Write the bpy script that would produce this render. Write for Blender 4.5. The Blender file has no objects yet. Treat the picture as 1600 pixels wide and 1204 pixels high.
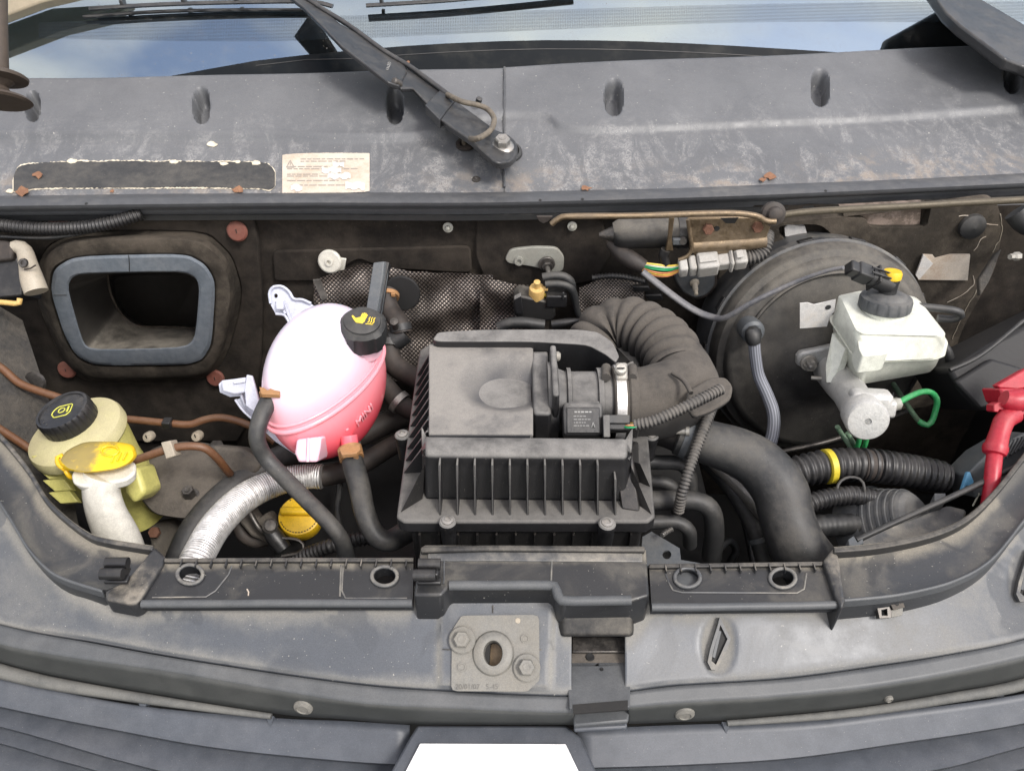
import bpy, bmesh, math, random
import numpy as np
from mathutils import Vector, Matrix, noise
from mathutils.geometry import tessellate_polygon
random.seed(7)
scene = bpy.context.scene
COL = scene.collection
R = math.radians

# ------------------------------------------------------------------ camera
TH = R(40)                      # the phone looks down 40 degrees over the front of the van
CAM = Vector((0.0, -0.73, 1.66))
FPX = 1240.0                    # focal length in pixels of a 1600 px wide picture
cd = bpy.data.cameras.new('camera'); cam = bpy.data.objects.new('camera', cd); COL.objects.link(cam)
cam.location = CAM; cam.rotation_euler = (math.pi/2 - TH, 0, 0)
cd.sensor_fit = 'HORIZONTAL'; cd.sensor_width = 36; cd.lens = 36*FPX/1600
cd.clip_start = 0.02; cd.clip_end = 3000
scene.camera = cam
# ------------------------------------------------------------------ sky, sun, exposure
SUN_EL, SUN_AZ = R(52), R(135)      # azimuth measured clockwise from +Y
w = bpy.data.worlds.new("World"); scene.world = w; w.use_nodes = True
nt = w.node_tree; nt.nodes.clear()
o_ = nt.nodes.new('ShaderNodeOutputWorld'); bg = nt.nodes.new('ShaderNodeBackground')
sky = nt.nodes.new('ShaderNodeTexSky'); sky.sky_type = 'NISHITA'; sky.sun_disc = False
sky.sun_elevation = SUN_EL; sky.sun_rotation = SUN_AZ; sky.dust_density = 1.5; sky.air_density = 1.0
tc = nt.nodes.new('ShaderNodeTexCoord')
mp = nt.nodes.new('ShaderNodeMapping'); mp.inputs['Scale'].default_value = (1.0, 2.2, 1.0)
nz = nt.nodes.new('ShaderNodeTexNoise'); nz.inputs['Scale'].default_value = 3.2; nz.inputs['Detail'].default_value = 9; nz.inputs['Roughness'].default_value = .55
cr = nt.nodes.new('ShaderNodeMapRange'); cr.inputs[1].default_value = .40; cr.inputs[2].default_value = .66; cr.inputs[3].default_value = .10; cr.inputs[4].default_value = .85
mx = nt.nodes.new('ShaderNodeMix'); mx.data_type = 'RGBA'; mx.inputs['B'].default_value = (8.6, 7.4, 6.0, 1)
L = nt.links.new
L(tc.outputs['Generated'], mp.inputs['Vector']); L(mp.outputs[0], nz.inputs['Vector']); L(nz.outputs['Fac'], cr.inputs[0])
L(cr.outputs[0], mx.inputs['Factor']); L(sky.outputs[0], mx.inputs['A']); L(mx.outputs['Result'], bg.inputs[0])
bg.inputs[1].default_value = 0.15; L(bg.outputs[0], o_.inputs[0])
sd = bpy.data.lights.new('sun', 'SUN'); sd.energy = 1.5; sd.angle = R(15); sd.color = (1, .96, .91)
sun = bpy.data.objects.new('sun', sd); COL.objects.link(sun)
sv = Vector((math.sin(SUN_AZ)*math.cos(SUN_EL), math.cos(SUN_AZ)*math.cos(SUN_EL), math.sin(SUN_EL)))
sun.rotation_euler = sv.to_track_quat('Z', 'Y').to_euler(); sun.location = (1, -1, 3)
scene.view_settings.view_transform = 'Standard'; scene.view_settings.look = 'None'
scene.view_settings.exposure = 1.12; scene.view_settings.gamma = 1

# ------------------------------------------------------------------ measuring helpers
RT = Vector((1, 0, 0)); FW = Vector((0, math.cos(TH), -math.sin(TH))); UP = Vector((0, math.sin(TH), math.cos(TH)))
def ray(px, py): return RT*((px-800)/FPX) - UP*((py-602)/FPX) + FW
def Z(px, py, z):               # where the line of sight meets the level z
    r = ray(px, py); return CAM + r*((z-CAM.z)/r.z)
def Y(px, py, y):               # where it meets the upright plane y
    r = ray(px, py); return CAM + r*((y-CAM.y)/r.y)
def D(px, py, d): return CAM + ray(px, py)*d
def PL(px, py, p0, n):
    r = ray(px, py); return CAM + r*((p0-CAM).dot(n)/r.dot(n))
def S(p): return (p-CAM).dot(FW)/FPX       # metres per pixel at a point

# ------------------------------------------------------------------ objects
def _link(name, data, parent=None):
    o = bpy.data.objects.new(name, data); COL.objects.link(o)
    if parent is not None: o.parent = parent
    return o
def thing(name, label, cat, group=None):
    o = _link(name, None); o.empty_display_size = .02
    o['label'] = label; o['category'] = cat
    if group: o['group'] = group
    return o
def tag(o, label, cat, group=None):
    o['label'] = label; o['category'] = cat
    if group: o['group'] = group
    return o
def lab(o, label): o['label'] = label; return o
def build(name, V, F, mat, parent=None, smooth=38, uv=None, bevel=0, bseg=2):
    me = bpy.data.meshes.new(name)
    me.from_pydata([tuple(v) for v in V], [], F); me.validate(); me.update()
    if uv is not None:
        l = me.uv_layers.new(name='UVMap')
        vi = np.zeros(len(me.loops), dtype=np.int32); me.loops.foreach_get('vertex_index', vi)
        l.data.foreach_set('uv', np.asarray(uv, dtype=np.float32)[vi].ravel())
    if smooth:
        me.polygons.foreach_set('use_smooth', [True]*len(me.polygons))
        me.set_sharp_from_angle(angle=R(smooth))
    if mat: me.materials.append(mat)
    o = _link(name, me, parent)
    if bevel:
        b = o.modifiers.new('bevel', 'BEVEL'); b.width = bevel; b.segments = bseg; b.limit_method = 'ANGLE'; b.angle_limit = R(40)
    return o
class MB:
    """collects shapes for ONE mesh"""
    def __init__(s): s.V = []; s.F = []
    def add(s, V, F):
        n = len(s.V); s.V += [Vector(v) for v in V]; s.F += [tuple(i+n for i in f) for f in F]; return s
    def build(s, name, mat, parent=None, **k): return build(name, s.V, s.F, mat, parent, **k)

def catmull(pts, per=8, closed=False):
    pts = [np.array(p, dtype=float) for p in pts]; n = len(pts); out = []
    if n == 2: return [pts[0]+(pts[1]-pts[0])*t for t in np.linspace(0, 1, per+1)]
    rng = range(n) if closed else range(n-1)
    for i in rng:
        if closed: p0, p1, p2, p3 = pts[i-1], pts[i], pts[(i+1) % n], pts[(i+2) % n]
        else:
            p1, p2 = pts[i], pts[i+1]
            p0 = pts[i-1] if i > 0 else 2*p1-p2
            p3 = pts[i+2] if i+2 < n else 2*p2-p1
        for k in range(per):
            t = k/per
            out.append(.5*((2*p1)+(-p0+p2)*t+(2*p0-5*p1+4*p2-p3)*t*t+(-p0+3*p1-3*p2+p3)*t**3))
    if not closed: out.append(pts[-1])
    return out
def resample(pts, n=None, step=None, closed=False):
    P = np.array([np.array(p, dtype=float) for p in pts])
    if closed: P = np.vstack([P, P[:1]])
    d = np.r_[0, np.cumsum(np.linalg.norm(np.diff(P, axis=0)[:, :3], axis=1))]
    if n is None: n = max(3, int(d[-1]/step)+1)
    t = np.linspace(0, d[-1], n+1 if closed else n)
    if closed: t = t[:-1]
    return np.stack([np.interp(t, d, P[:, k]) for k in range(P.shape[1])], 1), d[-1]

def tube_geo(pts, rad, segs=14, step=.006, corr=None, cap=True, flat=1.0, smoothpath=True, updir=None):
    """pts world points, rad metres (one number or one per point); corr=(pitch m, amplitude as share of r, kind)"""
    if not hasattr(rad, '__len__'): rad = [rad]*len(pts)
    Q = [np.r_[np.array(p), r] for p, r in zip(pts, rad)]
    if smoothpath: Q = catmull(Q, 10)
    if corr: step = min(step, corr[0]/6)
    A, L_ = resample(Q, step=step)
    P = A[:, :3]; Rr = A[:, 3].copy(); n = len(P)
    if corr:
        s = np.linspace(0, L_, n); ph = s/corr[0]*2*math.pi
        k = corr[2] if len(corr) > 2 else 'sin'
        if k == 'sin': w_ = np.sin(ph)
        elif k == 'ridge': w_ = np.clip(np.sin(ph)*2.2, -1, 1)
        elif k == 'bulge': w_ = 2*np.abs(np.sin(ph/2))**.55-1.2
        Rr *= 1+corr[1]*w_
    T = np.gradient(P, axis=0); T /= np.linalg.norm(T, axis=1)[:, None]+1e-12
    u = np.array(updir if updir is not None else ((0, 0, 1) if abs(T[0][2]) < .9 else (0, 1, 0)), dtype=float)
    u -= T[0]*u.dot(T[0]); u /= np.linalg.norm(u)
    V = []; uv = []; ang = np.arange(segs)/segs*2*math.pi
    dist = np.linspace(0, L_, n)
    for i in range(n):
        u = u-T[i]*u.dot(T[i]); u /= np.linalg.norm(u)+1e-12; v = np.cross(T[i], u)
        ring = P[i]+Rr[i]*(np.cos(ang)[:, None]*u*flat+np.sin(ang)[:, None]*v)
        V += [tuple(x) for x in ring]; uv += [(a/(2*math.pi), dist[i]) for a in ang]
    F = []
    for i in range(n-1):
        for j in range(segs):
            a = i*segs+j; b = i*segs+(j+1) % segs
            F.append((a, b, b+segs, a+segs))
    if cap:
        F.append(tuple(range(segs-1, -1, -1))); F.append(tuple((n-1)*segs+j for j in range(segs)))
    return V, F, uv
def hosew(name, pts, rad, mat, parent=None, **k):
    V, F, uv = tube_geo(pts, rad, **k); return build(name, V, F, mat, parent, smooth=60, uv=uv)
def hose(name, pzs, rpx, mat, parent=None, lift=Z, **k):
    """pzs: (px, py, level); rpx radius in photo pixels at that place"""
    W = [lift(*p) for p in pzs]
    if not hasattr(rpx, '__len__'): rpx = [rpx]*len(W)
    return hosew(name, W, [r*S(p) for r, p in zip(rpx, W)], mat, parent, **k)
def frame(axis):
    a = Vector(axis).normalized(); t = Vector((0, 0, 1)) if abs(a.z) < .9 else Vector((0, -1, 0))
    x = t.cross(a).normalized(); y = a.cross(x); return x, y, a
def lathe_geo(c, axis, prof, segs=32, mod=None):
    """prof: (radius, height along axis); mod(angle, k) scales the radius"""
    x, y, a = frame(axis); V = []; F = []; c = Vector(c)
    for k, (r, h) in enumerate(prof):
        for j in range(segs):
            t = j/segs*2*math.pi; rr = r*(mod(t, k) if mod else 1)
            V.append(c+a*h+x*(rr*math.cos(t))+y*(rr*math.sin(t)))
    m = len(prof)
    for k in range(m-1):
        for j in range(segs):
            p = k*segs+j; q = k*segs+(j+1) % segs
            F.append((p, q, q+segs, p+segs))
    if prof[0][0] > 1e-6: F.append(tuple(range(segs-1, -1, -1)))
    if prof[-1][0] > 1e-6: F.append(tuple((m-1)*segs+j for j in range(segs)))
    return V, F
def lathe(name, c, axis, prof, mat, parent=None, segs=32, mod=None, smooth=35, **k):
    V, F = lathe_geo(c, axis, prof, segs, mod); return build(name, V, F, mat, parent, smooth=smooth, **k)
def prism_geo(poly, off, holes=(), shrink=None):
    """poly: world points of the top outline; off: vector from top to bottom; shrink scales the bottom about its middle"""
    loops = [list(map(Vector, poly))]+[list(map(Vector, h)) for h in holes]
    flat = [p for l in loops for p in l]; n = len(flat); off = Vector(off)
    nn = Vector((0, 0, 0)); l0 = loops[0]
    for i in range(len(l0)): nn += l0[i].cross(l0[(i+1) % len(l0)])
    tri = tessellate_polygon(loops); F = []
    def orient(t):
        a, b, c = (flat[i] for i in t); return t if (b-a).cross(c-a).dot(off) < 0 else (t[0], t[2], t[1])
    if not holes: 
        f = tuple(range(n)); F.append(f if nn.dot(off) < 0 else f[::-1])
    else: F += [orient(t) for t in tri]
    mid = sum(l0, Vector())/len(l0)
    bot = [p+off if shrink is None else mid+(p-mid)*shrink+off for p in flat]
    if not holes: F.append(tuple(i+n for i in reversed(F[0])))
    else: F += [tuple(i+n for i in reversed(orient(t))) for t in tri]
    k = 0
    flip = nn.dot(off) < 0
    for li, l in enumerate(loops):
        m = len(l)
        a_ = Vector((0, 0, 0))
        for i in range(m): a_ += l[i].cross(l[(i+1) % m])
        fl = (a_.dot(off) < 0) != (li > 0)
        for i in range(m):
            a, b = k+i, k+(i+1) % m
            F.append((b, a, a+n, b+n) if fl else (a, b, b+n, a+n))
        k += m
    return flat+bot, F
def prism(name, poly, off, mat, parent=None, holes=(), bevel=0, shrink=None, bseg=2, smooth=38):
    V, F = prism_geo(poly, off, holes, shrink); return build(name, V, F, mat, parent, bevel=bevel, bseg=bseg, smooth=smooth)
def box_geo(c, sx, sy, sz, axes=None):
    c = Vector(c); X, Yv, Zv = axes or (Vector((1, 0, 0)), Vector((0, 1, 0)), Vector((0, 0, 1)))
    V = [c+X*(sx/2*i)+Yv*(sy/2*j)+Zv*(sz/2*k) for k in (-1, 1) for j in (-1, 1) for i in (-1, 1)]
    return V, [(0, 2, 3, 1), (4, 5, 7, 6), (0, 1, 5, 4), (2, 6, 7, 3), (0, 4, 6, 2), (1, 3, 7, 5)]
def boxo(name, c, sx, sy, sz, mat, parent=None, axes=None, bevel=.0015):
    V, F = box_geo(c, sx, sy, sz, axes); return build(name, V, F, mat, parent, bevel=bevel)
def ringloft_geo(rings, n=72, capa=False, capb=False, rs=True):
    RR = [resample(r, n=n, closed=True)[0] if rs else np.array([tuple(p) for p in r]) for r in rings]
    V = [tuple(p) for r in RR for p in r]; F = []; n = len(RR[0])
    for k in range(len(RR)-1):
        for j in range(n):
            a = k*n+j; b = k*n+(j+1) % n; F.append((a, b, b+n, a+n))
    if capa: F.append(tuple(range(n-1, -1, -1)))
    if capb: F.append(tuple((len(RR)-1)*n+j for j in range(n)))
    return V, F
def fixn(o):
    bm = bmesh.new(); bm.from_mesh(o.data); bmesh.ops.recalc_face_normals(bm, faces=bm.faces); bm.to_mesh(o.data); bm.free()
    return o
def ringloft(name, rings, mat, parent=None, smooth=35, bevel=0, **k):
    V, F = ringloft_geo(rings, **k); return fixn(build(name, V, F, mat, parent, smooth=smooth, bevel=bevel))
def circ(c, axis, r, n=24, sq=1.0, rot=0):
    x, y, a = frame(axis); c = Vector(c)
    return [c+x*(r*math.cos(t+rot))+y*(r*sq*math.sin(t+rot)) for t in [i/n*2*math.pi for i in range(n)]]
def roundpoly(pts, r=.25, k=4):
    """round the corners of a px polygon; r share of the shorter neighbour edge"""
    out = []; n = len(pts); P = [np.array(p, dtype=float) for p in pts]
    for i in range(n):
        a, b, c = P[i-1], P[i], P[(i+1) % n]
        p = b+(a-b)*r; q = b+(c-b)*r
        for t in np.linspace(0, 1, k): out.append(tuple((1-t)**2*p+2*t*(1-t)*b+t*t*q))
    return out
def bolt(name, c, axis, r, h, mat, parent, washer=0):
    mb = MB(); a = Vector(axis).normalized(); c = Vector(c)
    if washer: mb.add(*lathe_geo(c, a, [(washer, 0), (washer, h*.3), (washer*.92, h*.42)], 20))
    mb.add(*lathe_geo(c+a*(h*.4 if washer else 0), a, [(r, 0), (r, h*.8), (r*.86, h)], 6))
    mb.add(*lathe_geo(c+a*(h*.4 if washer else 0), a, [(r*.45, h*.9), (r*.45, h*1.05), (0, h*.95)], 8))
    return mb.build(name, mat, parent, smooth=25)
def textmesh(name, body, o, xd, n, size, mat, parent=None, ext=.0002, align='LEFT', bold=0):
    cu = bpy.data.curves.new('txt', 'FONT'); cu.body = body; cu.size = size; cu.extrude = ext; cu.align_x = align; cu.resolution_u = 2; cu.offset = bold
    t = bpy.data.objects.new('txt', cu); COL.objects.link(t)
    me = bpy.data.meshes.new_from_object(t.evaluated_get(bpy.context.evaluated_depsgraph_get()))
    bpy.data.objects.remove(t); bpy.data.curves.remove(cu)
    xd = Vector(xd).normalized(); n = Vector(n).normalized(); yd = n.cross(xd).normalized(); xd = yd.cross(n)
    m = Matrix((xd, yd, n)).transposed().to_4x4(); m.translation = Vector(o)
    me.transform(m); me.materials.clear(); me.materials.append(mat); me.name = name
    return _link(name, me, parent)
def ip(xs, ys):
    P = np.array(catmull(list(zip(xs, ys)), 12)); 
    o = np.argsort(P[:, 0], kind='stable'); X, Yv = P[o, 0], P[o, 1]
    x0, x1 = xs[0], xs[-1]; s0 = (ys[1]-ys[0])/(xs[1]-xs[0]); s1 = (ys[-1]-ys[-2])/(xs[-1]-xs[-2])
    def f(x):
        if x < x0: return ys[0]+(x-x0)*s0
        if x > x1: return ys[-1]+(x-x1)*s1
        return float(np.interp(x, X, Yv))
    return f
class Surf:
    """a sheet given by curves across the van, each at its own level; straight between neighbouring curves"""
    def __init__(s, curves): s.c = curves       # (pyfunc, lift(px,py)->Vector)
    def col(s, px): return [l(px, f(px)) for f, l in s.c]
    def pt(s, px, py, off=0, seg=None):
        K = s.col(px); m = RT.cross(ray(px, py)); best = None
        for i in range(len(K)-1):
            den = (K[i+1]-K[i]).dot(m)
            if abs(den) < 1e-12: continue
            v = -((K[i]-CAM).dot(m))/den
            e = max(0, -v, v-1)
            if best is None or e < best[0]-1e-9: best = (e, i, v)
        e, i, v = best; p = K[i]+(K[i+1]-K[i])*v
        if off: p = p+s.nrm(px, py)*off
        return p
    def nrm(s, px, py):
        a = s.pt(px-4, py); b = s.pt(px+4, py); c = s.pt(px, py-3); d = s.pt(px, py+3)
        n = (b-a).cross(c-d).normalized(); return n if n.dot(CAM-a) > 0 else -n
    def mesh(s, name, pxs, rows, mat, parent=None, h=None, mask=None, smooth=35, thick=0, uvf=None):
        V = []; uv = []; nr = sum(rows)+1; PY = []
        for px in pxs:
            K = s.col(px); ys = [f(px) for f, l in s.c]
            for i, n in enumerate(rows):
                dv = K[i+1]-K[i]; nn = RT.cross(dv).normalized()
                if nn.dot(CAM-K[i]) < 0: nn = -nn
                for j in range(n+(i == len(rows)-1)):
                    py = ys[i]+(ys[i+1]-ys[i])*j/n
                    m = RT.cross(ray(px, py)); den = dv.dot(m)
                    v = -((K[i]-CAM).dot(m))/den if abs(den) > 1e-9 else j/n
                    p = K[i]+dv*v
                    if h: p = p+nn*h(px, py)
                    V.append(p); uv.append((px/1600, uvf(px, py) if uvf else (i+j/n)/len(rows))); PY.append((px, py))
        F = []
        for a in range(len(pxs)-1):
            for b in range(nr-1):
                i = a*nr+b
                if mask:
                    cx = (PY[i][0]+PY[i+nr][0])/2; cy = (PY[i][1]+PY[i+1][1]+PY[i+nr][1]+PY[i+nr+1][1])/4
                    if not mask(cx, cy): continue
                F.append((i, i+1, i+nr+1, i+nr))
        o = build(name, V, F, mat, parent, smooth=smooth, uv=uv)
        if thick:
            m = o.modifiers.new('thick', 'SOLIDIFY'); m.thickness = thick; m.offset = -1
        return o
def lz(z): return (lambda px, py: Z(px, py, z(px))) if callable(z) else (lambda px, py: Z(px, py, z))
def ly(y): return lambda px, py: Y(px, py, y)
def sstep(a, b, x):
    t = min(1, max(0, (x-a)/(b-a))) if a != b else float(x > a); return t*t*(3-2*t)
def inpoly(x, y, P):
    c = False; n = len(P)
    for i in range(n):
        x1, y1 = P[i][0], P[i][1]; x2, y2 = P[i-1][0], P[i-1][1]
        if (y1 > y) != (y2 > y) and x < (x2-x1)*(y-y1)/(y2-y1)+x1: c = not c
    return c
def pdist(x, y, P, closed=True):
    b = 1e9; n = len(P)
    for i in range(0 if closed else 1, n):
        ax, ay = P[i-1][0], P[i-1][1]; bx, by = P[i][0], P[i][1]
        dx, dy = bx-ax, by-ay; t = max(0, min(1, ((x-ax)*dx+(y-ay)*dy)/(dx*dx+dy*dy+1e-9)))
        b = min(b, math.hypot(x-ax-t*dx, y-ay-t*dy))
    return b

# ------------------------------------------------------------------ materials
class NT:
    def __init__(s, name):
        s.m = bpy.data.materials.new(name); s.m.use_nodes = True; s.t = s.m.node_tree; s.t.nodes.clear()
        s.out = s.t.nodes.new('ShaderNodeOutputMaterial'); s.b = s.t.nodes.new('ShaderNodeBsdfPrincipled')
        s.t.links.new(s.b.outputs[0], s.out.inputs[0]); s.geo = s.t.nodes.new('ShaderNodeNewGeometry')
    def link(s, a, b): s.t.links.new(a, b)
    def _in(s, sock, v):
        if isinstance(v, bpy.types.NodeSocket): s.link(v, sock)
        else: sock.default_value = v
    def noise(s, scale, detail=6, rough=.6, vec=None, stretch=None, dist=0):
        n = s.t.nodes.new('ShaderNodeTexNoise'); n.inputs['Scale'].default_value = scale; n.inputs['Detail'].default_value = detail
        n.inputs['Roughness'].default_value = rough; n.inputs['Distortion'].default_value = dist
        v = vec or s.geo.outputs['Position']
        if stretch:
            mp = s.t.nodes.new('ShaderNodeMapping'); mp.inputs['Scale'].default_value = stretch; s.link(v, mp.inputs[0]); v = mp.outputs[0]
        s.link(v, n.inputs['Vector']); return n.outputs['Fac']
    def math(s, op, a, b=0.0, c=None, clamp=False):
        n = s.t.nodes.new('ShaderNodeMath'); n.operation = op; n.use_clamp = clamp
        s._in(n.inputs[0], a); s._in(n.inputs[1], b)
        if c is not None: s._in(n.inputs[2], c)
        return n.outputs[0]
    def rng(s, v, a, b, c=0.0, d=1.0):
        n = s.t.nodes.new('ShaderNodeMapRange'); n.interpolation_type = 'SMOOTHSTEP'
        s._in(n.inputs[0], v)
        for i, x in enumerate((a, b, c, d)): n.inputs[i+1].default_value = x
        return n.outputs[0]
    def mix(s, f, a, b):
        n = s.t.nodes.new('ShaderNodeMix'); n.data_type = 'RGBA'; s._in(n.inputs['Factor'], f)
        for k, v in (('A', a), ('B', b)):
            if isinstance(v, (tuple, list)): v = (*v, 1) if len(v) == 3 else v
            s._in(n.inputs[k], v)
        return n.outputs['Result']
    def sep(s, v):
        n = s.t.nodes.new('ShaderNodeSeparateXYZ'); s.link(v, n.inputs[0]); return n.outputs
    def uv(s):
        n = s.t.nodes.new('ShaderNodeTexCoord'); return n.outputs['UV']
    def set(s, **k):
        for a, v in k.items():
            nm = {'col': 'Base Color', 'rough': 'Roughness', 'metal': 'Metallic', 'spec': 'Specular IOR Level', 'sss': 'Subsurface Weight', 'ior': 'IOR', 'coat': 'Coat Weight', 'trans': 'Transmission Weight'}[a]
            if a == 'col' and isinstance(v, (tuple, list)): v = (*v, 1) if len(v) == 3 else v
            s._in(s.b.inputs[nm], v)
        return s
    def bump(s, h, strength=.3, dist=.001):
        n = s.t.nodes.new('ShaderNodeBump'); n.inputs['Strength'].default_value = strength; n.inputs['Distance'].default_value = dist
        s.link(h, n.inputs['Height']); s.link(n.outputs[0], s.b.inputs['Normal']); return s
DUST = (.26, .24, .205)
def dusty(name, base, amt=.5, dust=DUST, rough=.5, scale=9, up=.55, lo=.35, hi=.7, fine=260, bump=.25, metal=0, spec=.5, bdist=.0006, speck=.0, var=.35):
    """plastic / rubber / metal with dust that has settled on what faces up (up=0: everywhere)"""
    n = NT(name); n1 = n.noise(scale, 8, .62); n2 = n.noise(scale*6, 6, .65); n3 = n.noise(fine, 3, .7)
    m = n.math('ADD', n.math('MULTIPLY', n1, .65), n.math('MULTIPLY', n2, .35))
    m = n.rng(m, lo, hi)
    if up:
        nz_ = n.sep(n.geo.outputs['Normal'])[2]; m = n.math('MULTIPLY', m, n.rng(nz_, up-.45, up+.3))
    m = n.math('MULTIPLY', m, n.rng(n3, .2, .65, .80, 1.0)); m = n.math('MULTIPLY', m, amt, clamp=True)
    b2 = n.mix(n.math('MULTIPLY', n2, 1.0), tuple(c*(1-var) for c in base), tuple(c*(1+var) for c in base))
    col = n.mix(m, b2, dust)
    if name.startswith('wiped'):
        wm_ = n.sep(n.uv())[1]; col = n.mix(n.math('MULTIPLY', wm_, n.rng(n1, .25, .6, .7, 1.0)), col, b2)
    gr_ = n.rng(n.noise(850, 2, .6), .3, .7, -.0, 1.0); col = n.mix(n.math('MULTIPLY', gr_, .30), col, n.mix(.62, col, (0, 0, 0)))
    if speck:
        sp = n.rng(n.noise(700, 2, .5), .71, .76); col = n.mix(n.math('MULTIPLY', sp, speck), col, (.55, .5, .43))
    n.set(col=col, rough=n.math('ADD', n.math('MULTIPLY', m, .45), rough, clamp=True), spec=spec)
    if metal: n.set(metal=n.math('MULTIPLY', n.math('SUBTRACT', 1.0, m), metal))
    if bump: n.bump(n.math('ADD', n3, n.math('MULTIPLY', n2, 1.5)), bump, bdist)
    return n.m
M = {}
M['panel'] = dusty('front_panel_plastic', (.064, .067, .071), .85, (.31, .285, .235), .45, 8, .5, .42, .66, bump=.2, speck=.35)
M['ledge'] = dusty('ledge_plastic', (.023, .024, .026), .8, (.31, .275, .22), .42, 9, .55, .44, .66, bump=.25, speck=.3)
M['band'] = dusty('band_plastic', (.068, .073, .078), .2, (.2, .19, .17), .5, 6, .3, .4, .7, bump=.08)
M['band_dark'] = dusty('band_dark_plastic', (.036, .039, .038), .15, (.2, .19, .17), .55, 6, .3, .4, .7, bump=.08)
M['slat'] = dusty('slat_plastic', (.062, .070, .084), .15, (.2, .19, .18), .48, 7, .3, .4, .7, bump=.06, speck=.25)
M['lip'] = dusty('lip_plastic', (.075, .077, .075), .5, (.19, .185, .165), .6, 14, .2, .3, .6)
M['black'] = dusty('black_plastic', (.012, .012, .013), .25, DUST, .4, 14, .4, .4, .75)
M['blackdust'] = dusty('dusty_black_plastic', (.014, .014, .0145), .65, (.17, .155, .13), .5, 16, .35, .34, .64)
M['airbox'] = dusty('airbox_plastic', (.014, .014, .015), 1.0, (.215, .207, .194), .42, 7, .66, .24, .58, bump=.3, speck=.3)
M['rim'] = dusty('airbox_rim_plastic', (.015, .015, .016), .9, (.155, .148, .136), .42, 9, .6, .22, .6, bump=.3, speck=.3)
M['lidtop'] = dusty('wiped_lid_plastic', (.045, .047, .053), 1.0, (.235, .221, .20), .42, 7, .62, .22, .56, bump=.3, speck=.3)
M['airboxd'] = dusty('airbox_side_plastic', (.011, .0105, .0105), .3, (.2, .17, .14), .42, 12, .5, .4, .75, bump=.3, speck=.35)
M['rubberdust'] = dusty('dusty_rubber', (.017, .016, .0155), .85, (.108, .096, .082), .7, 10, .35, .28, .56, bump=.3, speck=.15)
M['hose'] = dusty('hose_rubber', (.024, .025, .026), .6, (.125, .115, .098), .48, 14, .3, .38, .7, bump=.3, speck=.2)
M['hosebrown'] = dusty('brown_stained_hose_rubber', (.022, .018, .016), .5, (.115, .088, .068), .6, 14, .2, .35, .7, bump=.3)
M['hosedark'] = dusty('dark_hose_rubber', (.016, .017, .018), .35, (.15, .14, .125), .5, 14, .3, .4, .7)
M['corr'] = dusty('corrugated_sleeve_plastic', (.013, .013, .014), .22, (.16, .15, .135), .42, 20, .3, .36, .66)
M['corrgrey'] = dusty('dusty_corrugated_sleeve_plastic', (.028, .028, .029), .7, (.17, .155, .135), .5, 20, .2, .3, .6)
M['greyrub'] = dusty('grey_rubber_cover', (.055, .060, .066), .6, (.2, .19, .17), .55, 14, .4, .36, .66)
M['voidblack'] = dusty('dull_black_plastic', (.007, .007, .008), .15, (.06, .055, .05), .6, 12, .3, .42, .7)
M['seal'] = dusty('seal_rubber', (.060, .063, .068), .3, DUST, .45, 10, .5, .45, .75, bump=.1, speck=.2)
M['gasket'] = dusty('gasket_foam', (.10, .118, .138), .25, (.24, .24, .24), .75, 18, 0, .4, .7, bump=.25)
M['felt'] = dusty('firewall_felt', (.019, .0165, .0145), .55, (.085, .070, .055), .95, 7, 0, .38, .72, fine=900, bump=.55, spec=.15, bdist=.0012, speck=.15)
M['felthump'] = dusty('moulded_felt', (.038, .033, .027), .7, (.145, .122, .097), .95, 9, 0, .38, .68, fine=900, bump=.7, spec=.15, bdist=.0014, speck=.2)
M['bay'] = dusty('bay_dark', (.008, .008, .008), .3, (.05, .043, .036), .7, 9, 0, .45, .75)
M['wing'] = dusty('inner_wing_paint', (.040, .038, .035), .7, (.11, .097, .08), .8, 22, 0, .35, .65, bump=.8, bdist=.002)
M['ductin'] = dusty('duct_plastic', (.06, .056, .05), .9, (.34, .31, .26), .55, 9, .5, .3, .62)
M['redplug'] = dusty('red_plug_plastic', (.16, .050, .034), .5, (.14, .09, .07), .7, 30, 0, .4, .7)
M['brownpipe'] = dusty('brown_pipe_plastic', (.135, .060, .027), .4, (.14, .105, .07), .45, 22, .3, .4, .7, bump=.1)
M['zinc'] = dusty('dusty_zinc', (.42, .41, .38), .75, (.28, .25, .2), .42, 40, 0, .3, .7, metal=.9)
M['steel'] = dusty('dirty_steel', (.34, .33, .31), .5, (.22, .19, .16), .38, 60, 0, .4, .7, metal=.85)
M['steeldk'] = dusty('dark_steel', (.09, .085, .08), .45, (.14, .12, .1), .4, 60, 0, .4, .7, metal=.8)
M['castplate'] = dusty('cast_cover', (.045, .040, .035), .8, (.135, .118, .098), .6, 12, 0, .3, .6, metal=.2, bump=.5, bdist=.001, speck=.25)
M['alu'] = dusty('cast_aluminium', (.50, .50, .48), .5, (.42, .40, .36), .48, 30, 0, .4, .7, metal=.35, bump=.6, bdist=.0007)
M['bronze'] = dusty('bronze_plated_steel', (.22, .165, .105), .65, (.13, .10, .07), .36, 26, 0, .38, .66, metal=.85, bump=.4)
M['rust'] = dusty('rusty_bolt', (.13, .058, .034), .5, (.1, .05, .03), .8, 90, 0, .4, .7)
M['bluemetal'] = dusty('grey_painted_metal', (.085, .094, .102), .5, (.12, .112, .098), .5, 22, 0, .4, .7, metal=.1)
M['stamp'] = dusty('stamped_metal', (.10, .098, .09), .6, (.16, .15, .13), .55, 22, 0, .3, .66)
M['latch'] = dusty('latch_plate_metal', (.17, .168, .155), .7, (.21, .195, .165), .5, 22, 0, .3, .66, metal=.25, bump=.4)
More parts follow.
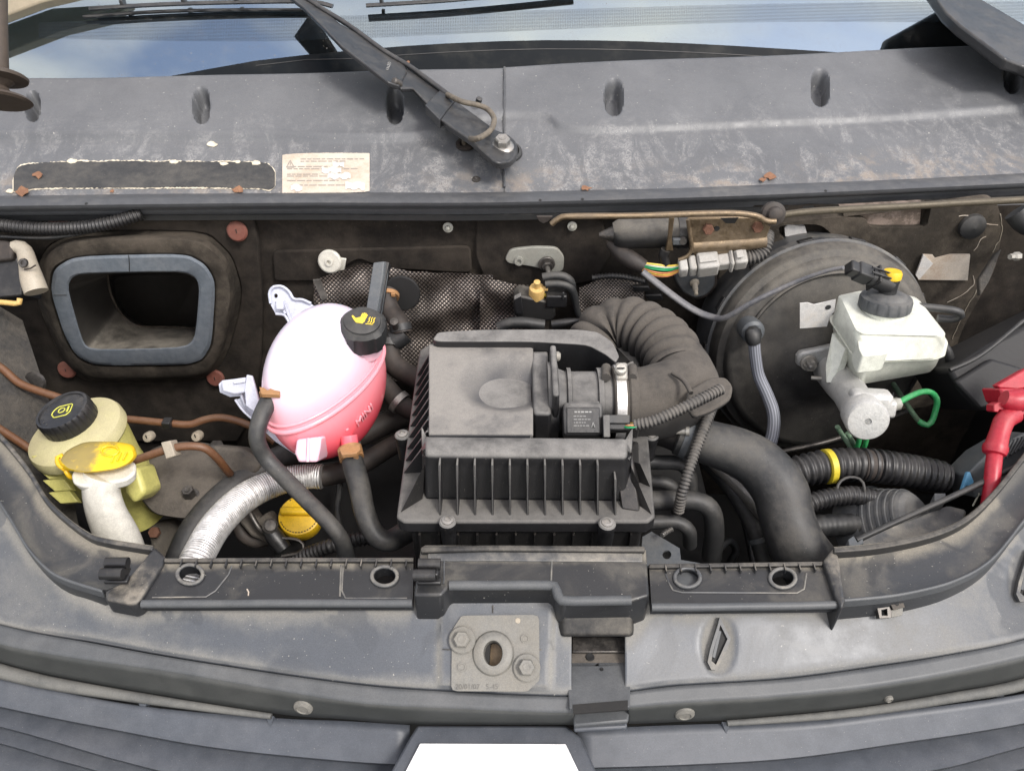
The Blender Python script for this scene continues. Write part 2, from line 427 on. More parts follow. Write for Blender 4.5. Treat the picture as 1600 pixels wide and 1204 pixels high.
M['paint'] = dusty('greenish_grey_paint', (.30, .30, .265), .5, (.22, .2, .16), .45, 30, 0, .4, .7)
M['wiper'] = dusty('wiper_black_paint', (.026, .027, .029), .35, (.14, .13, .115), .33, 24, .4, .4, .7, bump=.08, speck=.2)
M['wiperhose'] = dusty('washer_hose_rubber', (.085, .072, .055), .6, (.24, .2, .15), .6, 40, 0, .35, .65)
M['cream'] = dusty('cream_reservoir_plastic', (.57, .54, .17), .4, (.44, .39, .20), .38, 16, .5, .38, .66, bump=.08)
M['creamtop'] = dusty('dirty_reservoir_lid_plastic', (.56, .52, .27), .75, (.37, .325, .21), .5, 12, .4, .3, .6, bump=.1)
M['white'] = dusty('white_plastic', (.60, .58, .51), .35, (.5, .45, .36), .38, 18, 0, .48, .8, bump=.08)
M['ivory'] = dusty('ivory_plastic', (.38, .34, .27), .65, (.28, .23, .17), .5, 24, 0, .4, .7)
M['resv'] = dusty('brake_reservoir_plastic', (.63, .645, .57), .35, (.47, .455, .36), .3, 16, .4, .45, .75, bump=.06)
M['bracketw'] = dusty('milky_bracket_plastic', (.50, .52, .60), .2, (.6, .6, .62), .35, 20, 0, .5, .8, bump=.05)
M['yellow'] = dusty('yellow_plastic', (.72, .45, .015), .45, (.22, .15, .03), .4, 40, .2, .48, .72, bump=.1)
M['yellowband'] = dusty('yellow_tape', (.55, .44, .03), .3, (.2, .17, .05), .5, 40, 0, .45, .7)
M['ochre'] = dusty('ochre_valve_plastic', (.58, .38, .13), .4, (.4, .29, .15), .45, 40, 0, .4, .7, bump=.1)
M['clampor'] = dusty('tan_spring_clamp', (.42, .22, .09), .6, (.25, .15, .08), .5, 60, 0, .35, .65, metal=.3)
M['red'] = dusty('red_plastic', (.36, .012, .028), .35, (.33, .11, .1), .4, 30, .3, .42, .72, bump=.1)
M['green'] = dusty('green_brake_pipe', (.03, .28, .085), .4, (.2, .32, .2), .4, 60, .2, .4, .7, bump=.05)
M['greenpale'] = dusty('dusty_green_brake_pipe', (.16, .27, .17), .5, (.28, .29, .23), .5, 60, .2, .4, .7, bump=.05)
M['blue'] = dusty('blue_tape', (.10, .30, .50), .3, (.2, .33, .42), .45, 40, 0, .4, .7)
M['greyhose'] = dusty('grey_hose', (.105, .107, .118), .5, (.27, .255, .24), .5, 30, 0, .35, .7, bump=.1)
M['paper'] = dusty('dirty_paper_sticker', (.56, .50, .42), .8, (.33, .25, .18), .7, 17, 0, .40, .66, bump=.1)
M['paperw'] = dusty('white_paper_sticker', (.56, .55, .53), .6, (.5, .42, .32), .7, 26, 0, .46, .7, bump=.15)
M['ink'] = dusty('grey_ink', (.27, .24, .21), .5, (.4, .35, .3), .7, 60, 0, .4, .7, bump=0)
M['emblem'] = dusty('white_badge_paint', (.86, .86, .86), .1, (.7, .7, .7), .3, 30, 0, .6, .9, bump=0)
M['leaf'] = dusty('dry_leaf', (.19, .092, .05), .5, (.36, .2, .11), .8, 90, 0, .4, .7)
M['whitepaint'] = dusty('flaked_white', (.62, .56, .44), .7, (.32, .24, .15), .7, 60, 0, .45, .7)
M['tan'] = dusty('tan_pillar_trim', (.27, .23, .16), .3, (.2, .17, .12), .6, 9, 0, .4, .7)
M['brownmetal'] = dusty('brown_strut_paint', (.050, .037, .028), .5, (.09, .07, .052), .55, 18, 0, .35, .65)
M['wireg'] = dusty('green_wire', (.02, .33, .12), .1, rough=.4, up=0); M['wirey'] = dusty('yellow_wire', (.7, .5, .08), .1, rough=.4, up=0)
M['wireo'] = dusty('orange_wire', (.65, .25, .1), .1, rough=.4, up=0); M['wirew'] = dusty('pale_wire', (.6, .6, .5), .1, rough=.4, up=0)
M['symbol'] = dusty('yellow_print', (.72, .52, .05), .2, (.4, .33, .1), .6, 60, 0, .5, .8, bump=0)
M['symbolg'] = dusty('green_yellow_print', (.55, .55, .08), .2, (.3, .3, .1), .6, 60, 0, .5, .8, bump=0)
M['labeltxt'] = dusty('pale_print', (.26, .26, .25), .1, rough=.6, up=0, bump=0)

def cowl_mat():
    n = NT('cowl_plastic'); U = n.sep(n.uv()); v = U[1]
    n1 = n.noise(5, 8, .62); n2 = n.noise(38, 7, .68); n3 = n.noise(320, 3, .7); n4 = n.noise(11, 10, .72, stretch=(2.0, .8, 1), dist=1.2)
    base = n.mix(n.rng(n1, .3, .7), (.090, .094, .101), (.124, .128, .134))
    n5 = n.noise(95, 6, .72, dist=1.5); lace = n.rng(n.math('ABSOLUTE', n.math('SUBTRACT', n5, .5)), .0, .07, 1.0, .15)
    chalk = n.math('MULTIPLY', n.rng(n4, .44, .60), n.math('MULTIPLY', n.rng(n2, .36, .56), lace))
    chalk = n.math('MULTIPLY', chalk, n.rng(v, .26, .85, .10, 1.0))
    col = n.mix(n.math('MULTIPLY', chalk, .72), base, (.35, .345, .335))
    edge = n.math('MULTIPLY', n.rng(n2, .42, .62), n.rng(v, .70, .98, 0, .8)); edge = n.math('MULTIPLY', edge, n.rng(n1, .35, .6))
    col = n.mix(edge, col, (.24, .20, .16))
    gr_ = n.rng(n.noise(800, 2, .6), .3, .7); col = n.mix(n.math('MULTIPLY', gr_, .34), col, n.mix(.62, col, (0, 0, 0)))
    sp = n.math('MULTIPLY', n.rng(n.noise(240, 2), .72, .75), .8); col = n.mix(sp, col, (.5, .48, .43))
    n.set(col=col, rough=n.rng(n2, .2, .8, .36, .62), spec=.5); n.bump(n.math('ADD', n3, n.math('MULTIPLY', n2, 2.)), .18, .0006)
    return n.m
M['cowl'] = cowl_mat()
def foil_mat():
    n = NT('silver_foil_duct'); U = n.sep(n.uv()); w_ = n.noise(45, 6, .7); sc = n.noise(25, 6, .7, stretch=(1, 1, 1))
    ln = n.math('SINE', n.math('MULTIPLY', n.math('ADD', U[1], n.math('MULTIPLY', w_, .0008)), 2*math.pi/.0031))
    g = n.math('MULTIPLY', n.rng(ln, -.95, -.3, 1.0, 0.0), n.rng(sc, .40, .62, .25, 1.0))
    col = n.mix(g, n.mix(n.rng(w_, .35, .65), (.55, .54, .52), (.80, .79, .77)), (.04, .036, .03))
    n.set(col=col, rough=n.rng(w_, .3, .7, .34, .58), metal=.7); n.bump(n.math('ADD', ln, n.math('MULTIPLY', n.noise(150, 4, .6), 2.5)), .45, .0007); return n.m
M['foil'] = foil_mat()
def mesh_mat():
    n = NT('perforated_heat_shield'); U = n.sep(n.uv())
    a = n.math('SINE', n.math('MULTIPLY', U[0], math.pi)); b = n.math('SINE', n.math('MULTIPLY', U[1], math.pi))
    c = n.math('ABSOLUTE', n.math('MULTIPLY', a, b)); d = n.noise(18, 6, .6)
    hole = n.rng(c, .25, .6)
    met = n.mix(n.rng(d, .3, .7), (.09, .075, .063), (.36, .31, .27))
    n.set(col=n.mix(hole, (.016, .013, .012), met), rough=.42, metal=n.math('MULTIPLY', hole, .7)); n.bump(c, .6, .0015); return n.m
M['mesh'] = mesh_mat()
def tank_mat(name, zlo, zhi, top, bot):
    n = NT(name); z = n.sep(n.geo.outputs['Position'])[2]; w_ = n.noise(16, 5, .6)
    f = n.rng(n.math('ADD', z, n.math('MULTIPLY', n.math('SUBTRACT', w_, .5), .02)), zlo, zhi)
    n.set(col=n.mix(f, bot, top), rough=.22, sss=.25); n.b.inputs['Subsurface Radius'].default_value = (.03, .012, .012); n.b.inputs['Subsurface Scale'].default_value = .5
    n.bump(n.noise(400, 2), .04, .0005); return n.m
M['tanktop'] = tank_mat('milky_tank_plastic', .990, 1.074, (.63, .58, .66), (.90, .36, .42))
M['tankbot'] = tank_mat('tank_plastic_with_pink_coolant', .925, 1.035, (.94, .38, .43), (.86, .07, .11))
M['tankseam'] = tank_mat('tank_seam_plastic', .9, 1.1, (.86, .33, .38), (.86, .33, .38))
M['tanktab'] = tank_mat('pink_tab_plastic', .9, 1.05, (.80, .55, .64), (.80, .50, .58))
def gland(name, a, b, k):
    n = NT(name); U = n.sep(n.uv()); st = n.rng(n.math('SINE', n.math('MULTIPLY', U[0], 2*math.pi*k)), -.2, .5)
    n.set(col=n.mix(st, a, b), rough=.55); n.bump(st, .4, .0008); return n.m
M['braid'] = gland('ribbed_grey_hose', (.13, .14, .16), (.27, .28, .32), 14)

def panel_mat(name, base, dust, mode, y0=0, y1=1, amt=.9):
    """dust gathered along the edges: the sheet carries the distance to its edges in UV, the strips use their depth in the van"""
    n = NT(name); n1 = n.noise(4.5, 8, .6); n2 = n.noise(30, 8, .7); n3 = n.noise(300, 3, .7); n6 = n.noise(11, 7, .65, dist=.6)
    g = n.sep(n.uv())[1] if mode == 'uv' else n.rng(n.sep(n.geo.outputs['Position'])[1], y0, y1)
    nz_ = n.sep(n.geo.outputs['Normal'])[2]
    e = n.math('ADD', n.math('MULTIPLY', g, .75), n.math('MULTIPLY_ADD', n2, .55, -.28)); e = n.rng(e, .12, .62)
    broad = n.math('MULTIPLY', n.rng(n6, .45, .72), .42)
    smu = n.rng(n.noise(9, 3, .55, dist=.8), .555, .60); m = n.math('MULTIPLY', n.math('MAXIMUM', e, broad), n.rng(nz_, .15, .8)); m = n.math('MULTIPLY', m, n.math('MULTIPLY_ADD', smu, -.62, 1.0)); m = n.math('MULTIPLY', m, n.rng(n3, .2, .65, .75, 1.0)); m = n.math('MULTIPLY', m, amt, clamp=True)
    b2 = n.mix(n.rng(n1, .3, .7), tuple(c*.86 for c in base), tuple(c*1.16 for c in base)); b2 = n.mix(smu, b2, tuple(c*.82 for c in base))
    col = n.mix(m, b2, dust); gr_ = n.rng(n.noise(850, 2, .6), .3, .7); col = n.mix(n.math('MULTIPLY', gr_, .34), col, n.mix(.62, col, (0, 0, 0))); sp = n.rng(n.noise(420, 2, .5), .72, .75); col = n.mix(n.math('MULTIPLY', sp, .45), col, (.5, .48, .42))
    n.set(col=col, rough=n.math('MULTIPLY_ADD', m, .45, .38), spec=.5); n.bump(n.math('ADD', n3, n2), .14, .0006); return n.m
M['panel_uv'] = panel_mat('apron_plastic', (.076, .084, .096), (.222, .214, .192), 'uv')
M['ledge_uv'] = panel_mat('ledge_edge_dust_plastic', (.028, .030, .033), (.22, .20, .16), 'uv')
M['strip_y'] = panel_mat('strip_plastic', (.018, .019, .021), (.22, .20, .16), 'y', Z(640, 905, .986).y, Z(640, 871, .986).y)
M['block_y'] = panel_mat('centre_block_plastic', (.018, .019, .021), (.21, .192, .155), 'y', Z(800, 896, 1.0).y, Z(800, 856, 1.0).y)

# ================================================================== COWL
crear = ip([-200, 0, 200, 400, 600, 740, 790, 900, 1100, 1300, 1450, 1600, 1800], [127, 124, 122, 118, 113, 110, 108, 101, 93, 85, 77, 71, 62])
cfront = ip([-200, 0, 440, 620, 790, 1070, 1300, 1600, 1800], [312, 309, 304, 304, 303, 296, 287, 273, 262])
ccrease = ip([-200, 0, 400, 530, 640, 700, 740, 790, 850, 877, 935, 1060, 1330, 1600, 1800], [218, 216, 216, 220, 217, 208, 192, 184, 187, 203, 208, 204, 192, 174, 160])
CZ0, CZ1 = 1.205, 1.13
COWL = Surf([(crear, lz(CZ0)), (cfront, lz(CZ1))])
DIMP = [(55, 172, 11, 24), (317, 171, 13, 28), (618, 172, 13, 28), (958, 160, 14.5, 29), (1279, 145, 14.5, 29), (1578, 127, 14, 27)]
def cowl_h(px, py):
    v = sstep(5, -5, py-ccrease(px))*.0085
    v += -.007*sstep(6, 0, py-crear(px))+(.0026 if px < 700 else .0012)*math.exp(-((py-ccrease(px))/4.5)**2)
    for cx, cy, a, b in DIMP:
        dx, dy = (px-cx)/a, (py-cy)/b
        if abs(dx) < 1.4 and abs(dy) < 1.4:
            r = (abs(dx)**2.4+abs(dy)**2.6)**.4
            v -= .032*sstep(1.05, .72, r)
    v += .0012*math.sin(px/83)*math.sin(py/37+px/140)
    return v
cowl = thing('cowl_panel', 'grey dusty plastic scuttle panel below the windscreen with stains and oval dimples', 'cowl panel')
c1 = COWL.mesh('cowl_half', [x for x in np.arange(-200, 787, 2.5)]+[786.5], [92], M['cowl'], cowl, h=cowl_h, smooth=50)
c2 = COWL.mesh('cowl_half', [789.5]+[x for x in np.arange(791.5, 1802, 2.5)], [92], M['cowl'], cowl, h=lambda x, y: cowl_h(x, y)+.0012, smooth=50)
lab(c1, 'left half of the scuttle panel carrying the stickers'); lab(c2, 'right half of the scuttle panel beyond the centre seam')
sb = thing('seam_joint', '', ''); bpy.data.objects.remove(sb)
hosew('seam_bead', [COWL.pt(788, y, .0015+cowl_h(788, y)) for y in range(114, 302, 12)], .0022, M['seal'], cowl, segs=6, step=.01)
# rubber lip along the front edge
clow = lambda px: cfront(px)+float(np.interp(px, [-200, 0, 700, 1300, 1800], [29.5, 29, 33, 33, 32]))
fr = lambda f, k: (lambda px: f(px)+k)
SEAL = Surf([(fr(cfront, -4), lz(1.1305)), (cfront, lz(1.1335)), (fr(cfront, 5), lz(1.1350)), (fr(cfront, 13), lz(1.1330)), (fr(cfront, 19), lz(1.1265)), (fr(cfront, 21), lz(1.1180)), (fr(cfront, 27), lz(1.1120)), (clow, lz(1.1050))])
SEAL.mesh('front_seal', list(np.arange(-200, 1801, 12)), [1, 1, 2, 2, 1, 2, 1], M['seal'], cowl, smooth=60)
def strip(name, f, off0, off1, z, th, x0, x1, mat, par, n=20):
    xs = np.linspace(x0, x1, n)
    poly = [Z(x, f(x)+off0, z) for x in xs]+[Z(x, f(x)+off1, z) for x in xs[::-1]]
    return prism(name, poly, (0, 0, -th), mat, par)
for k in range(-2, 9): strip('seal_carrier', clow, -1.2, 1.6, 1.104, .004, 60+k*88, 60+k*88+(46 if k % 3 else 30), M['ivory'], cowl, 5)
strip('seal_lower_flap', clow, -5.5, 0.2, 1.1075, .008, -200, 1800, M['hosedark'], cowl, 60)
# paper sticker with lines of print and a warning triangle
def cq(pts, off): return [COWL.pt(x, y, off+cowl_h(x, y)) for x, y in pts]
st_out = roundpoly([(446, 243), (577, 240), (579, 270), (575, 299), (520, 302), (441, 303)], .06, 3)

nn_ = COWL.nrm(500, 270)
mbt = MB()
def ln(x0, y0, x1, y1, w_=.55, off=.0015):
    a = np.array((x0, y0)); b = np.array((x1, y1)); d = (b-a)/np.linalg.norm(b-a); q = np.array((-d[1], d[0]))*w_
    mbt.add(*prism_geo(cq([a+q, b+q, b-q, a-q], off), (0, 0, -.0004)))
for y, x0, x1 in [(250, 470, 569), (253.5, 470, 540), (262, 449, 515), (265.5, 449, 560), (274, 449, 500), (277, 449, 545), (284, 449, 530), (291, 455, 570)]:
    x = x0
    while x < x1:
        l = random.uniform(5, 15); ln(x, y-(x-x0)*.012, min(x+l, x1), y-(x+l-x0)*.012, .62); x += l+2.2
for a, b in [((448, 263), (454, 252)), ((454, 252), (460, 263)), ((460, 263), (448, 263))]: ln(*a, *b, .6)
ln(454, 255.5, 454, 260, .6)
mbt.build('sticker_print', M['ink'], cowl)

# worn dark label with flaked white edges
rr = random.Random(3)
def jag(pts, amp, n):
    P, _ = resample([np.array(p, float) for p in pts], n=n, closed=True)
    return [(x+rr.uniform(-amp, amp)*.6, y+rr.uniform(-amp, amp)) for x, y in P]
def patch(name, x0, x1, top, bot, off, mat, jg, step=2.6, rows=4):
    xs = np.arange(x0, x1+.1, step); V = []; F = []
    for x in xs:
        a, b = top(x)+rr.uniform(-jg, jg), bot(x)+rr.uniform(-jg, jg)
        for j in range(rows): y = a+(b-a)*j/(rows-1); V.append(COWL.pt(x, y, off+cowl_h(x, y)))
    for i in range(len(xs)-1):
        for j in range(rows-1): F.append((i*rows+j, i*rows+j+1, (i+1)*rows+j+1, (i+1)*rows+j))
    return build(name, V, F, mat, cowl, smooth=60)
wt = ip([18, 26, 40, 100, 200, 300, 405, 424, 434], [290, 266, 258, 254, 252.5, 252.5, 254.5, 261, 276]); wb = ip([18, 26, 70, 150, 300, 400, 424, 434], [302, 301, 297, 295.5, 295.3, 297, 299, 284])
patch('warning_sticker', 441.5, 578.5, ip([441, 446, 577, 579], [262, 242.5, 239.5, 242]), ip([441, 520, 575, 579], [303, 302, 299.5, 292]), .0009, M['paper'], .35, 2.0, 6)
patch('worn_label_edge', 20, 433, lambda x: wt(x)-.8+1.2*math.sin(x/9)*math.sin(x/31), wb, .0006, M['whitepaint'], .9)
patch('worn_label', 22, 431, lambda x: wt(x)+.5+1.5*max(0, math.sin(x/23+1)*math.sin(x/61)), lambda x: wb(x)-.7-1.0*max(0, math.sin(x/37)), .0012, M['hose'], .8)
for a, b, c_, d_ in ((503, 534, 263, 272), (512, 548, 272, 281), (455, 474, 291, 300), (540, 572, 286, 297), (520, 538, 255, 262)):
    patch('torn_paper', a, b, lambda x: c_+1.4*math.sin(x/3.1), lambda x: d_+1.6*math.sin(x/2.3), .0019, M['paperw'], .8, 1.8, 4)
for fx, fy, fr_ in [(331, 226, 9), (113, 254, 9), (272, 254, 7), (350, 257, 7), (372, 254, 5), (400, 256, 8), (16, 300, 7)]:
    pts = [(fx+fr_*math.cos(t)*rr.uniform(.7, 1.1), fy+fr_*.45*math.sin(t)*rr.uniform(.7, 1.1)) for t in np.linspace(0, 6.28, 12)[:-1]]
    prism('paint_flake', cq(pts, .0018), (0, 0, -.001), M['whitepaint'], cowl)
# grommet, screw
lathe('hose_grommet', COWL.pt(727, 228, .001), nn_, [(.0145, 0), (.0145, .004), (.009, .004), (.008, -.001), (0, -.002)], M['hosebrown'], cowl)
lathe('cowl_screw', COWL.pt(744, 281, .0003), nn_, [(.0065, 0), (.006, .0018), (.002, .0022), (0, .001)], M['steeldk'], cowl, segs=16)
for x in (135, 844, 910, 1290): lathe('drain_hole', SEAL.pt(x, cfront(x)+11, 0), nn_, [(.0022, .0002), (.0020, .0007), (0, .0004)], M['bay'], cowl, segs=10)
# ================================================================== LEAVES on the cowl
def leaf(x, y, r, lbl, k):
    q = random.Random(k); n = 11
    pts = [(x+r*math.cos(t)*q.uniform(.45, 1.15), y+r*.55*math.sin(t)*q.uniform(.45, 1.15)) for t in [i/n*6.283 for i in range(n)]]
    o = prism('dry_leaf', [COWL.pt(a, b, .003+.003*q.random()) for a, b in pts], (0, 0, -.0008), M['leaf']); tag(o, lbl, 'leaf', 'dry leaf scraps on the scuttle'); return o
leaf(1203, 278, 11, 'curled orange dry leaf scrap on the right side of the scuttle panel', 1)
leaf(1190, 284, 6, 'tiny dry leaf scrap just left of the curled orange leaf', 6)
leaf(915, 297, 9, 'thin dry leaf sliver right of the scuttle seam at the rubber lip', 2)
leaf(62, 277, 9, 'brown leaf scrap stuck on the worn black label', 3)
leaf(38, 302, 15, 'dark brown leaf litter at the far left front edge of the scuttle', 4)
leaf(373, 299, 9, 'brown leaf scrap below the right end of the worn black label', 5)
leaf(177, 302, 5, 'small pale leaf crumb in the middle of the label\'s lower edge', 8)
leaf(636, 101, 6, 'reddish leaf scrap caught beside the middle wiper arm hinge', 9)

# ================================================================== WINDSCREEN
wA, wB = Z(0, 124, 1.196), Z(1600, 71, 1.196)
wx = (wB-wA).normalized(); wperp = Vector((-wx.y, wx.x, 0)); wup = (wperp*math.cos(R(41))+Vector((0, 0, math.sin(R(41))))).normalized()
wn = wx.cross(wup).normalized()
if wn.dot(CAM-wA) < 0: wn = -wn
def glass_mat():
    n = NT('windscreen_glass'); n.t.nodes.remove(n.b)
    gl = n.t.nodes.new('ShaderNodeBsdfGlossy'); gl.inputs['Roughness'].default_value = .03
    gl.inputs['Color'].default_value = (.72, .88, 1, 1)
    tr = n.t.nodes.new('ShaderNodeBsdfTransparent'); tr.inputs['Color'].default_value = (.62, .80, .78, 1)
    df = n.t.nodes.new('ShaderNodeBsdfDiffuse'); df.inputs['Color'].default_value = (.25, .24, .22, 1)
    fz = n.t.nodes.new('ShaderNodeFresnel'); fz.inputs['IOR'].default_value = 4.2
    ms = n.t.nodes.new('ShaderNodeMixShader'); n.link(fz.outputs[0], ms.inputs[0]); n.link(tr.outputs[0], ms.inputs[1]); n.link(gl.outputs[0], ms.inputs[2])
    m2 = n.t.nodes.new('ShaderNodeMixShader'); d = n.rng(n.noise(30, 8, .7), .5, .8, .015, .14); d2 = n.rng(n.noise(260, 2, .5), .70, .74, 0, .5)
    n.link(n.math('MAXIMUM', d, d2), m2.inputs[0]); n.link(ms.outputs[0], m2.inputs[1]); n.link(df.outputs[0], m2.inputs[2]); n.link(m2.outputs[0], n.out.inputs[0])
    b = n.t.nodes.new('ShaderNodeBump'); b.inputs['Strength'].default_value = .02; b.inputs['Distance'].default_value = .01; n.link(n.noise(3, 3), b.inputs['Height']); n.link(b.outputs[0], gl.inputs['Normal'])
    return n.m
def bonnet_reflection_mat():  # near-black colour standing in for the bonnet mirrored in the glass
    n = NT('painted_bonnet_reflection'); n.set(col=n.mix(n.rng(n.noise(12, 7, .7), .45, .7), (.006, .008, .010), (.022, .023, .022)), rough=.35, spec=.12); return n.m
def dot_mat():
    n = NT('ceramic_dot_band'); U = n.sep(n.geo.outputs['Position'])
    a = n.math('SINE', n.math('MULTIPLY', n.math('ADD', U[0], U[2]), 2*math.pi/.0085)); b = n.math('SINE', n.math('MULTIPLY', n.math('SUBTRACT', U[0], U[2]), 2*math.pi/.0085))
    k = n.rng(n.math('MULTIPLY', a, b), .0, .3)
    n.set(col=(.035, .045, .055), rough=.4, spec=.1); tr = n.t.nodes.new('ShaderNodeBsdfTransparent'); ms = n.t.nodes.new('ShaderNodeMixShader')
    n.link(n.math('MULTIPLY_ADD', k, .07, .07), ms.inputs[0]); n.link(tr.outputs[0], ms.inputs[1]); n.link(n.b.outputs[0], ms.inputs[2]); n.link(ms.outputs[0], n.out.inputs[0]); return n.m
ws = thing('windscreen', 'tinted windscreen reflecting blue sky with a dark bonnet reflection painted along the bottom', 'windscreen')
def wq(pts, off): return [PL(x, y, wA+wn*off, wn) for x, y in pts]
gp = [wA-wx*.35-wup*.05, wB+wx*.35-wup*.05, wB+wx*.35+wup*.75, wA-wx*.35+wup*.75]
prism('glass', gp, -wn*.005, glass_mat(), ws)
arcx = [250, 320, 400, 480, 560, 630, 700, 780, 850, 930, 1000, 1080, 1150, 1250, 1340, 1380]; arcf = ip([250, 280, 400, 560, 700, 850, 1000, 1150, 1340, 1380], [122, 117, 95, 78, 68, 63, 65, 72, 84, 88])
prism('bonnet_reflection', wq([(x, arcf(x)) for x in arcx]+[(1420, 112), (200, 140)], .0016), -wn*.001, bonnet_reflection_mat(), ws)  # dark arc: reflection of the open bonnet, painted as a matte black sheet
prism('arc_line', wq([(x, arcf(x)+13-(x < 500)*6) for x in arcx[2:-2]]+[(x, arcf(x)+14.2-(x < 500)*6) for x in arcx[2:-2][::-1]], .0024), -wn*.0006, M['hosedark'], ws)
bt = ip([-100, 100, 400, 640, 900, 1200, 1500, 1800], [40, 34, 27, 22, 14, 6, 2, 2]); bb = ip([-100, 100, 400, 640, 900, 1200, 1500, 1800], [54, 60, 64, 56, 44, 34, 34, 30])
xs = list(np.arange(60, 1760, 60)); prism('dot_band', wq([(x, bt(x)) for x in xs]+[(x, bb(x)) for x in xs[::-1]], .0012), -wn*.0005, dot_mat(), ws)
# dashboard behind the glass
dash = tag(prism('dashboard', [wA-wx*.3-wn*.05-wup*.05, wB+wx*.3-wn*.05-wup*.05, wB+wx*.3+wperp*.5-wn*.02, wA-wx*.3+wperp*.5-wn*.02], (0, 0, -.03), dusty('dashboard_plastic', (.15, .17, .175), .2, rough=.7)), 'dark grey dashboard top behind the tinted windscreen', 'dashboard')

dash_in = lambda pts: [PL(x, y, wA-wn*.012, wn) for x, y in pts]
sunlit_ = prism('sunlit_dash', dash_in([(20, 40), (140, 30), (300, 24), (560, 15), (800, 6), (1100, -8), (1100, -40), (20, -40)]), -wn*.006, dusty('painted_sunlit_dash', (.34, .56, .50), .2, (.3, .42, .38), .6, 22, 0, .4, .6), dash)  # sunlit part of the dashboard, the sunlight put into a paler teal colour
for k in range(7): prism('dash_vent', [PL(x, y, wA-wn*.0105, wn) for x, y in [(95+k*46, 26-k*2.4), (118+k*46, 24-k*2.4), (122+k*46, 31-k*2.4), (99+k*46, 33-k*2.4)]], -wn*.001, M['hosedark'], dash)

# ================================================================== WIPERS
def wz(px): return float(np.interp(px, [430, 560, 630, 700, 790], [1.322, 1.262, 1.232, 1.203, 1.176]))
def wp(pts, dz=0): return [Z(x, y, wz(x)+dz) for x, y in pts]
wdown = Vector((0, .25, -.97))
wm = thing('windscreen_wiper', 'black wiper arm pivoting on the scuttle seam in the middle with looped washer hose', 'wiper', 'windscreen wipers')
prism('arm', wp([(432, -22), (478, -12), (530, 36), (575, 61), (631, 98), (636, 112), (624, 134), (606, 128), (534, 72), (505, 42), (474, 11)]), wdown*.009, M['wiper'], wm, bevel=.0022)
prism('arm_hinge', wp([(619, 128), (637, 105), (664, 122), (714, 155), (690, 183), (668, 162), (644, 137), (626, 138)], -.003), wdown*.008, M['wiper'], wm, bevel=.002)
prism('arm_collar', wp([(664, 164), (690, 138), (713, 153), (687, 187)], .0015), wdown*.016, M['wiper'], wm, bevel=.001)
hd = [(687, 186), (711, 156), (774, 202)]+[(785+24*math.cos(t), 232+23*math.sin(t)) for t in np.linspace(-1.1, 2.3, 12)]+[(735, 218)]
prism('arm_head', wp(hd, -.001), wdown*.012, M['wiper'], wm, bevel=.003, bseg=3)
lathe('hinge_pin', Z(618, 128, wz(618)+.001), (-.5, -.5, .5), [(.006, -.01), (.006, .003), (.004, .005)], M['steeldk'], wm, segs=14)
c = Z(785, 231, wz(785)-.001); 
lathe('spindle_washer', c, nn_, [(.0175, 0), (.0172, .003), (.014, .006), (.010, .007)], M['steel'], wm, segs=24)
bolt('spindle_nut', c+nn_*.006, nn_, .0115, .012, M['steel'], wm)
lathe('spindle_boot', COWL.pt(790, 240, .0005), nn_, [(.026, 0), (.025, .004), (.021, .006), (.018, .001)], M['hosedark'], wm)
hosew('washer_hose', wp([(699, 148)], .006)+wp([(722, 159), (745, 164), (762, 171), (772, 186), (766, 204), (745, 217)], .014)+[COWL.pt(727, 228, .012), COWL.pt(726, 230, -.01)], [.0042]*9, M['wiperhose'], wm, segs=12)
hosew('washer_tube', wp([(455, -18), (500, 12), (545, 40), (600, 80), (640, 104), (670, 126), (700, 148)], .002), .0042, M['wiper'], wm, segs=10)
lathe('hose_clip', Z(748, 158, wz(748)+.01), (.3, -.3, 1), [(.005, -.004), (.005, .005), (.003, .006)], M['wiper'], wm, segs=10)
axd = (Z(622, 103, wz(622))-Z(560, 60, wz(560))); axn = -wdown
textmesh('arm_lettering', 'VALEO', Z(607, 110, wz(607)+.0016), Z(620, 96, wz(620))-Z(607, 110, wz(607)), axn, .0072, M['labeltxt'], wm)
bz = lambda x, y: PL(x, y, wA+wn*.018, wn)
hosew('blade', [bz(140, 14), bz(240, 8), bz(360, 4), bz(480, 3), bz(520, 10)], .006, M['wiper'], wm, segs=8, flat=.6)
for x, y in ((192, 5), (287, 0), (370, -1)): boxo('blade_claw', bz(x, y), .006, .016, .014, M['wiper'], wm)
hosew('blade_rubber', [PL(x, y+5, wA+wn*.008, wn) for x, y in ((130, 22), (240, 14), (360, 11), (480, 11))], .003, M['hosedark'], wm, segs=6)
w2 = thing('windscreen_wiper', 'black wiper arm entering at the top right corner over the windscreen', 'wiper', 'windscreen wipers')
rz = lambda px: float(np.interp(px, [1450, 1600, 1700], [1.30, 1.235, 1.215]))
prism('arm', [Z(x, y, rz(x)) for x, y in [(1452, -18), (1512, -14), (1604, 46), (1680, 84), (1680, 140), (1600, 101), (1572, 92), (1500, 38), (1478, 18)]], wdown*.02, M['wiper'], w2, bevel=.005, bseg=3)
hosew('blade', [bz(572, 9), bz(640, 5), bz(700, 1), bz(790, -7), bz(900, -18)], .006, M['wiper'], w2, segs=8, flat=.6)
boxo('blade_claw', bz(596, 1), .006, .014, .012, M['wiper'], w2)

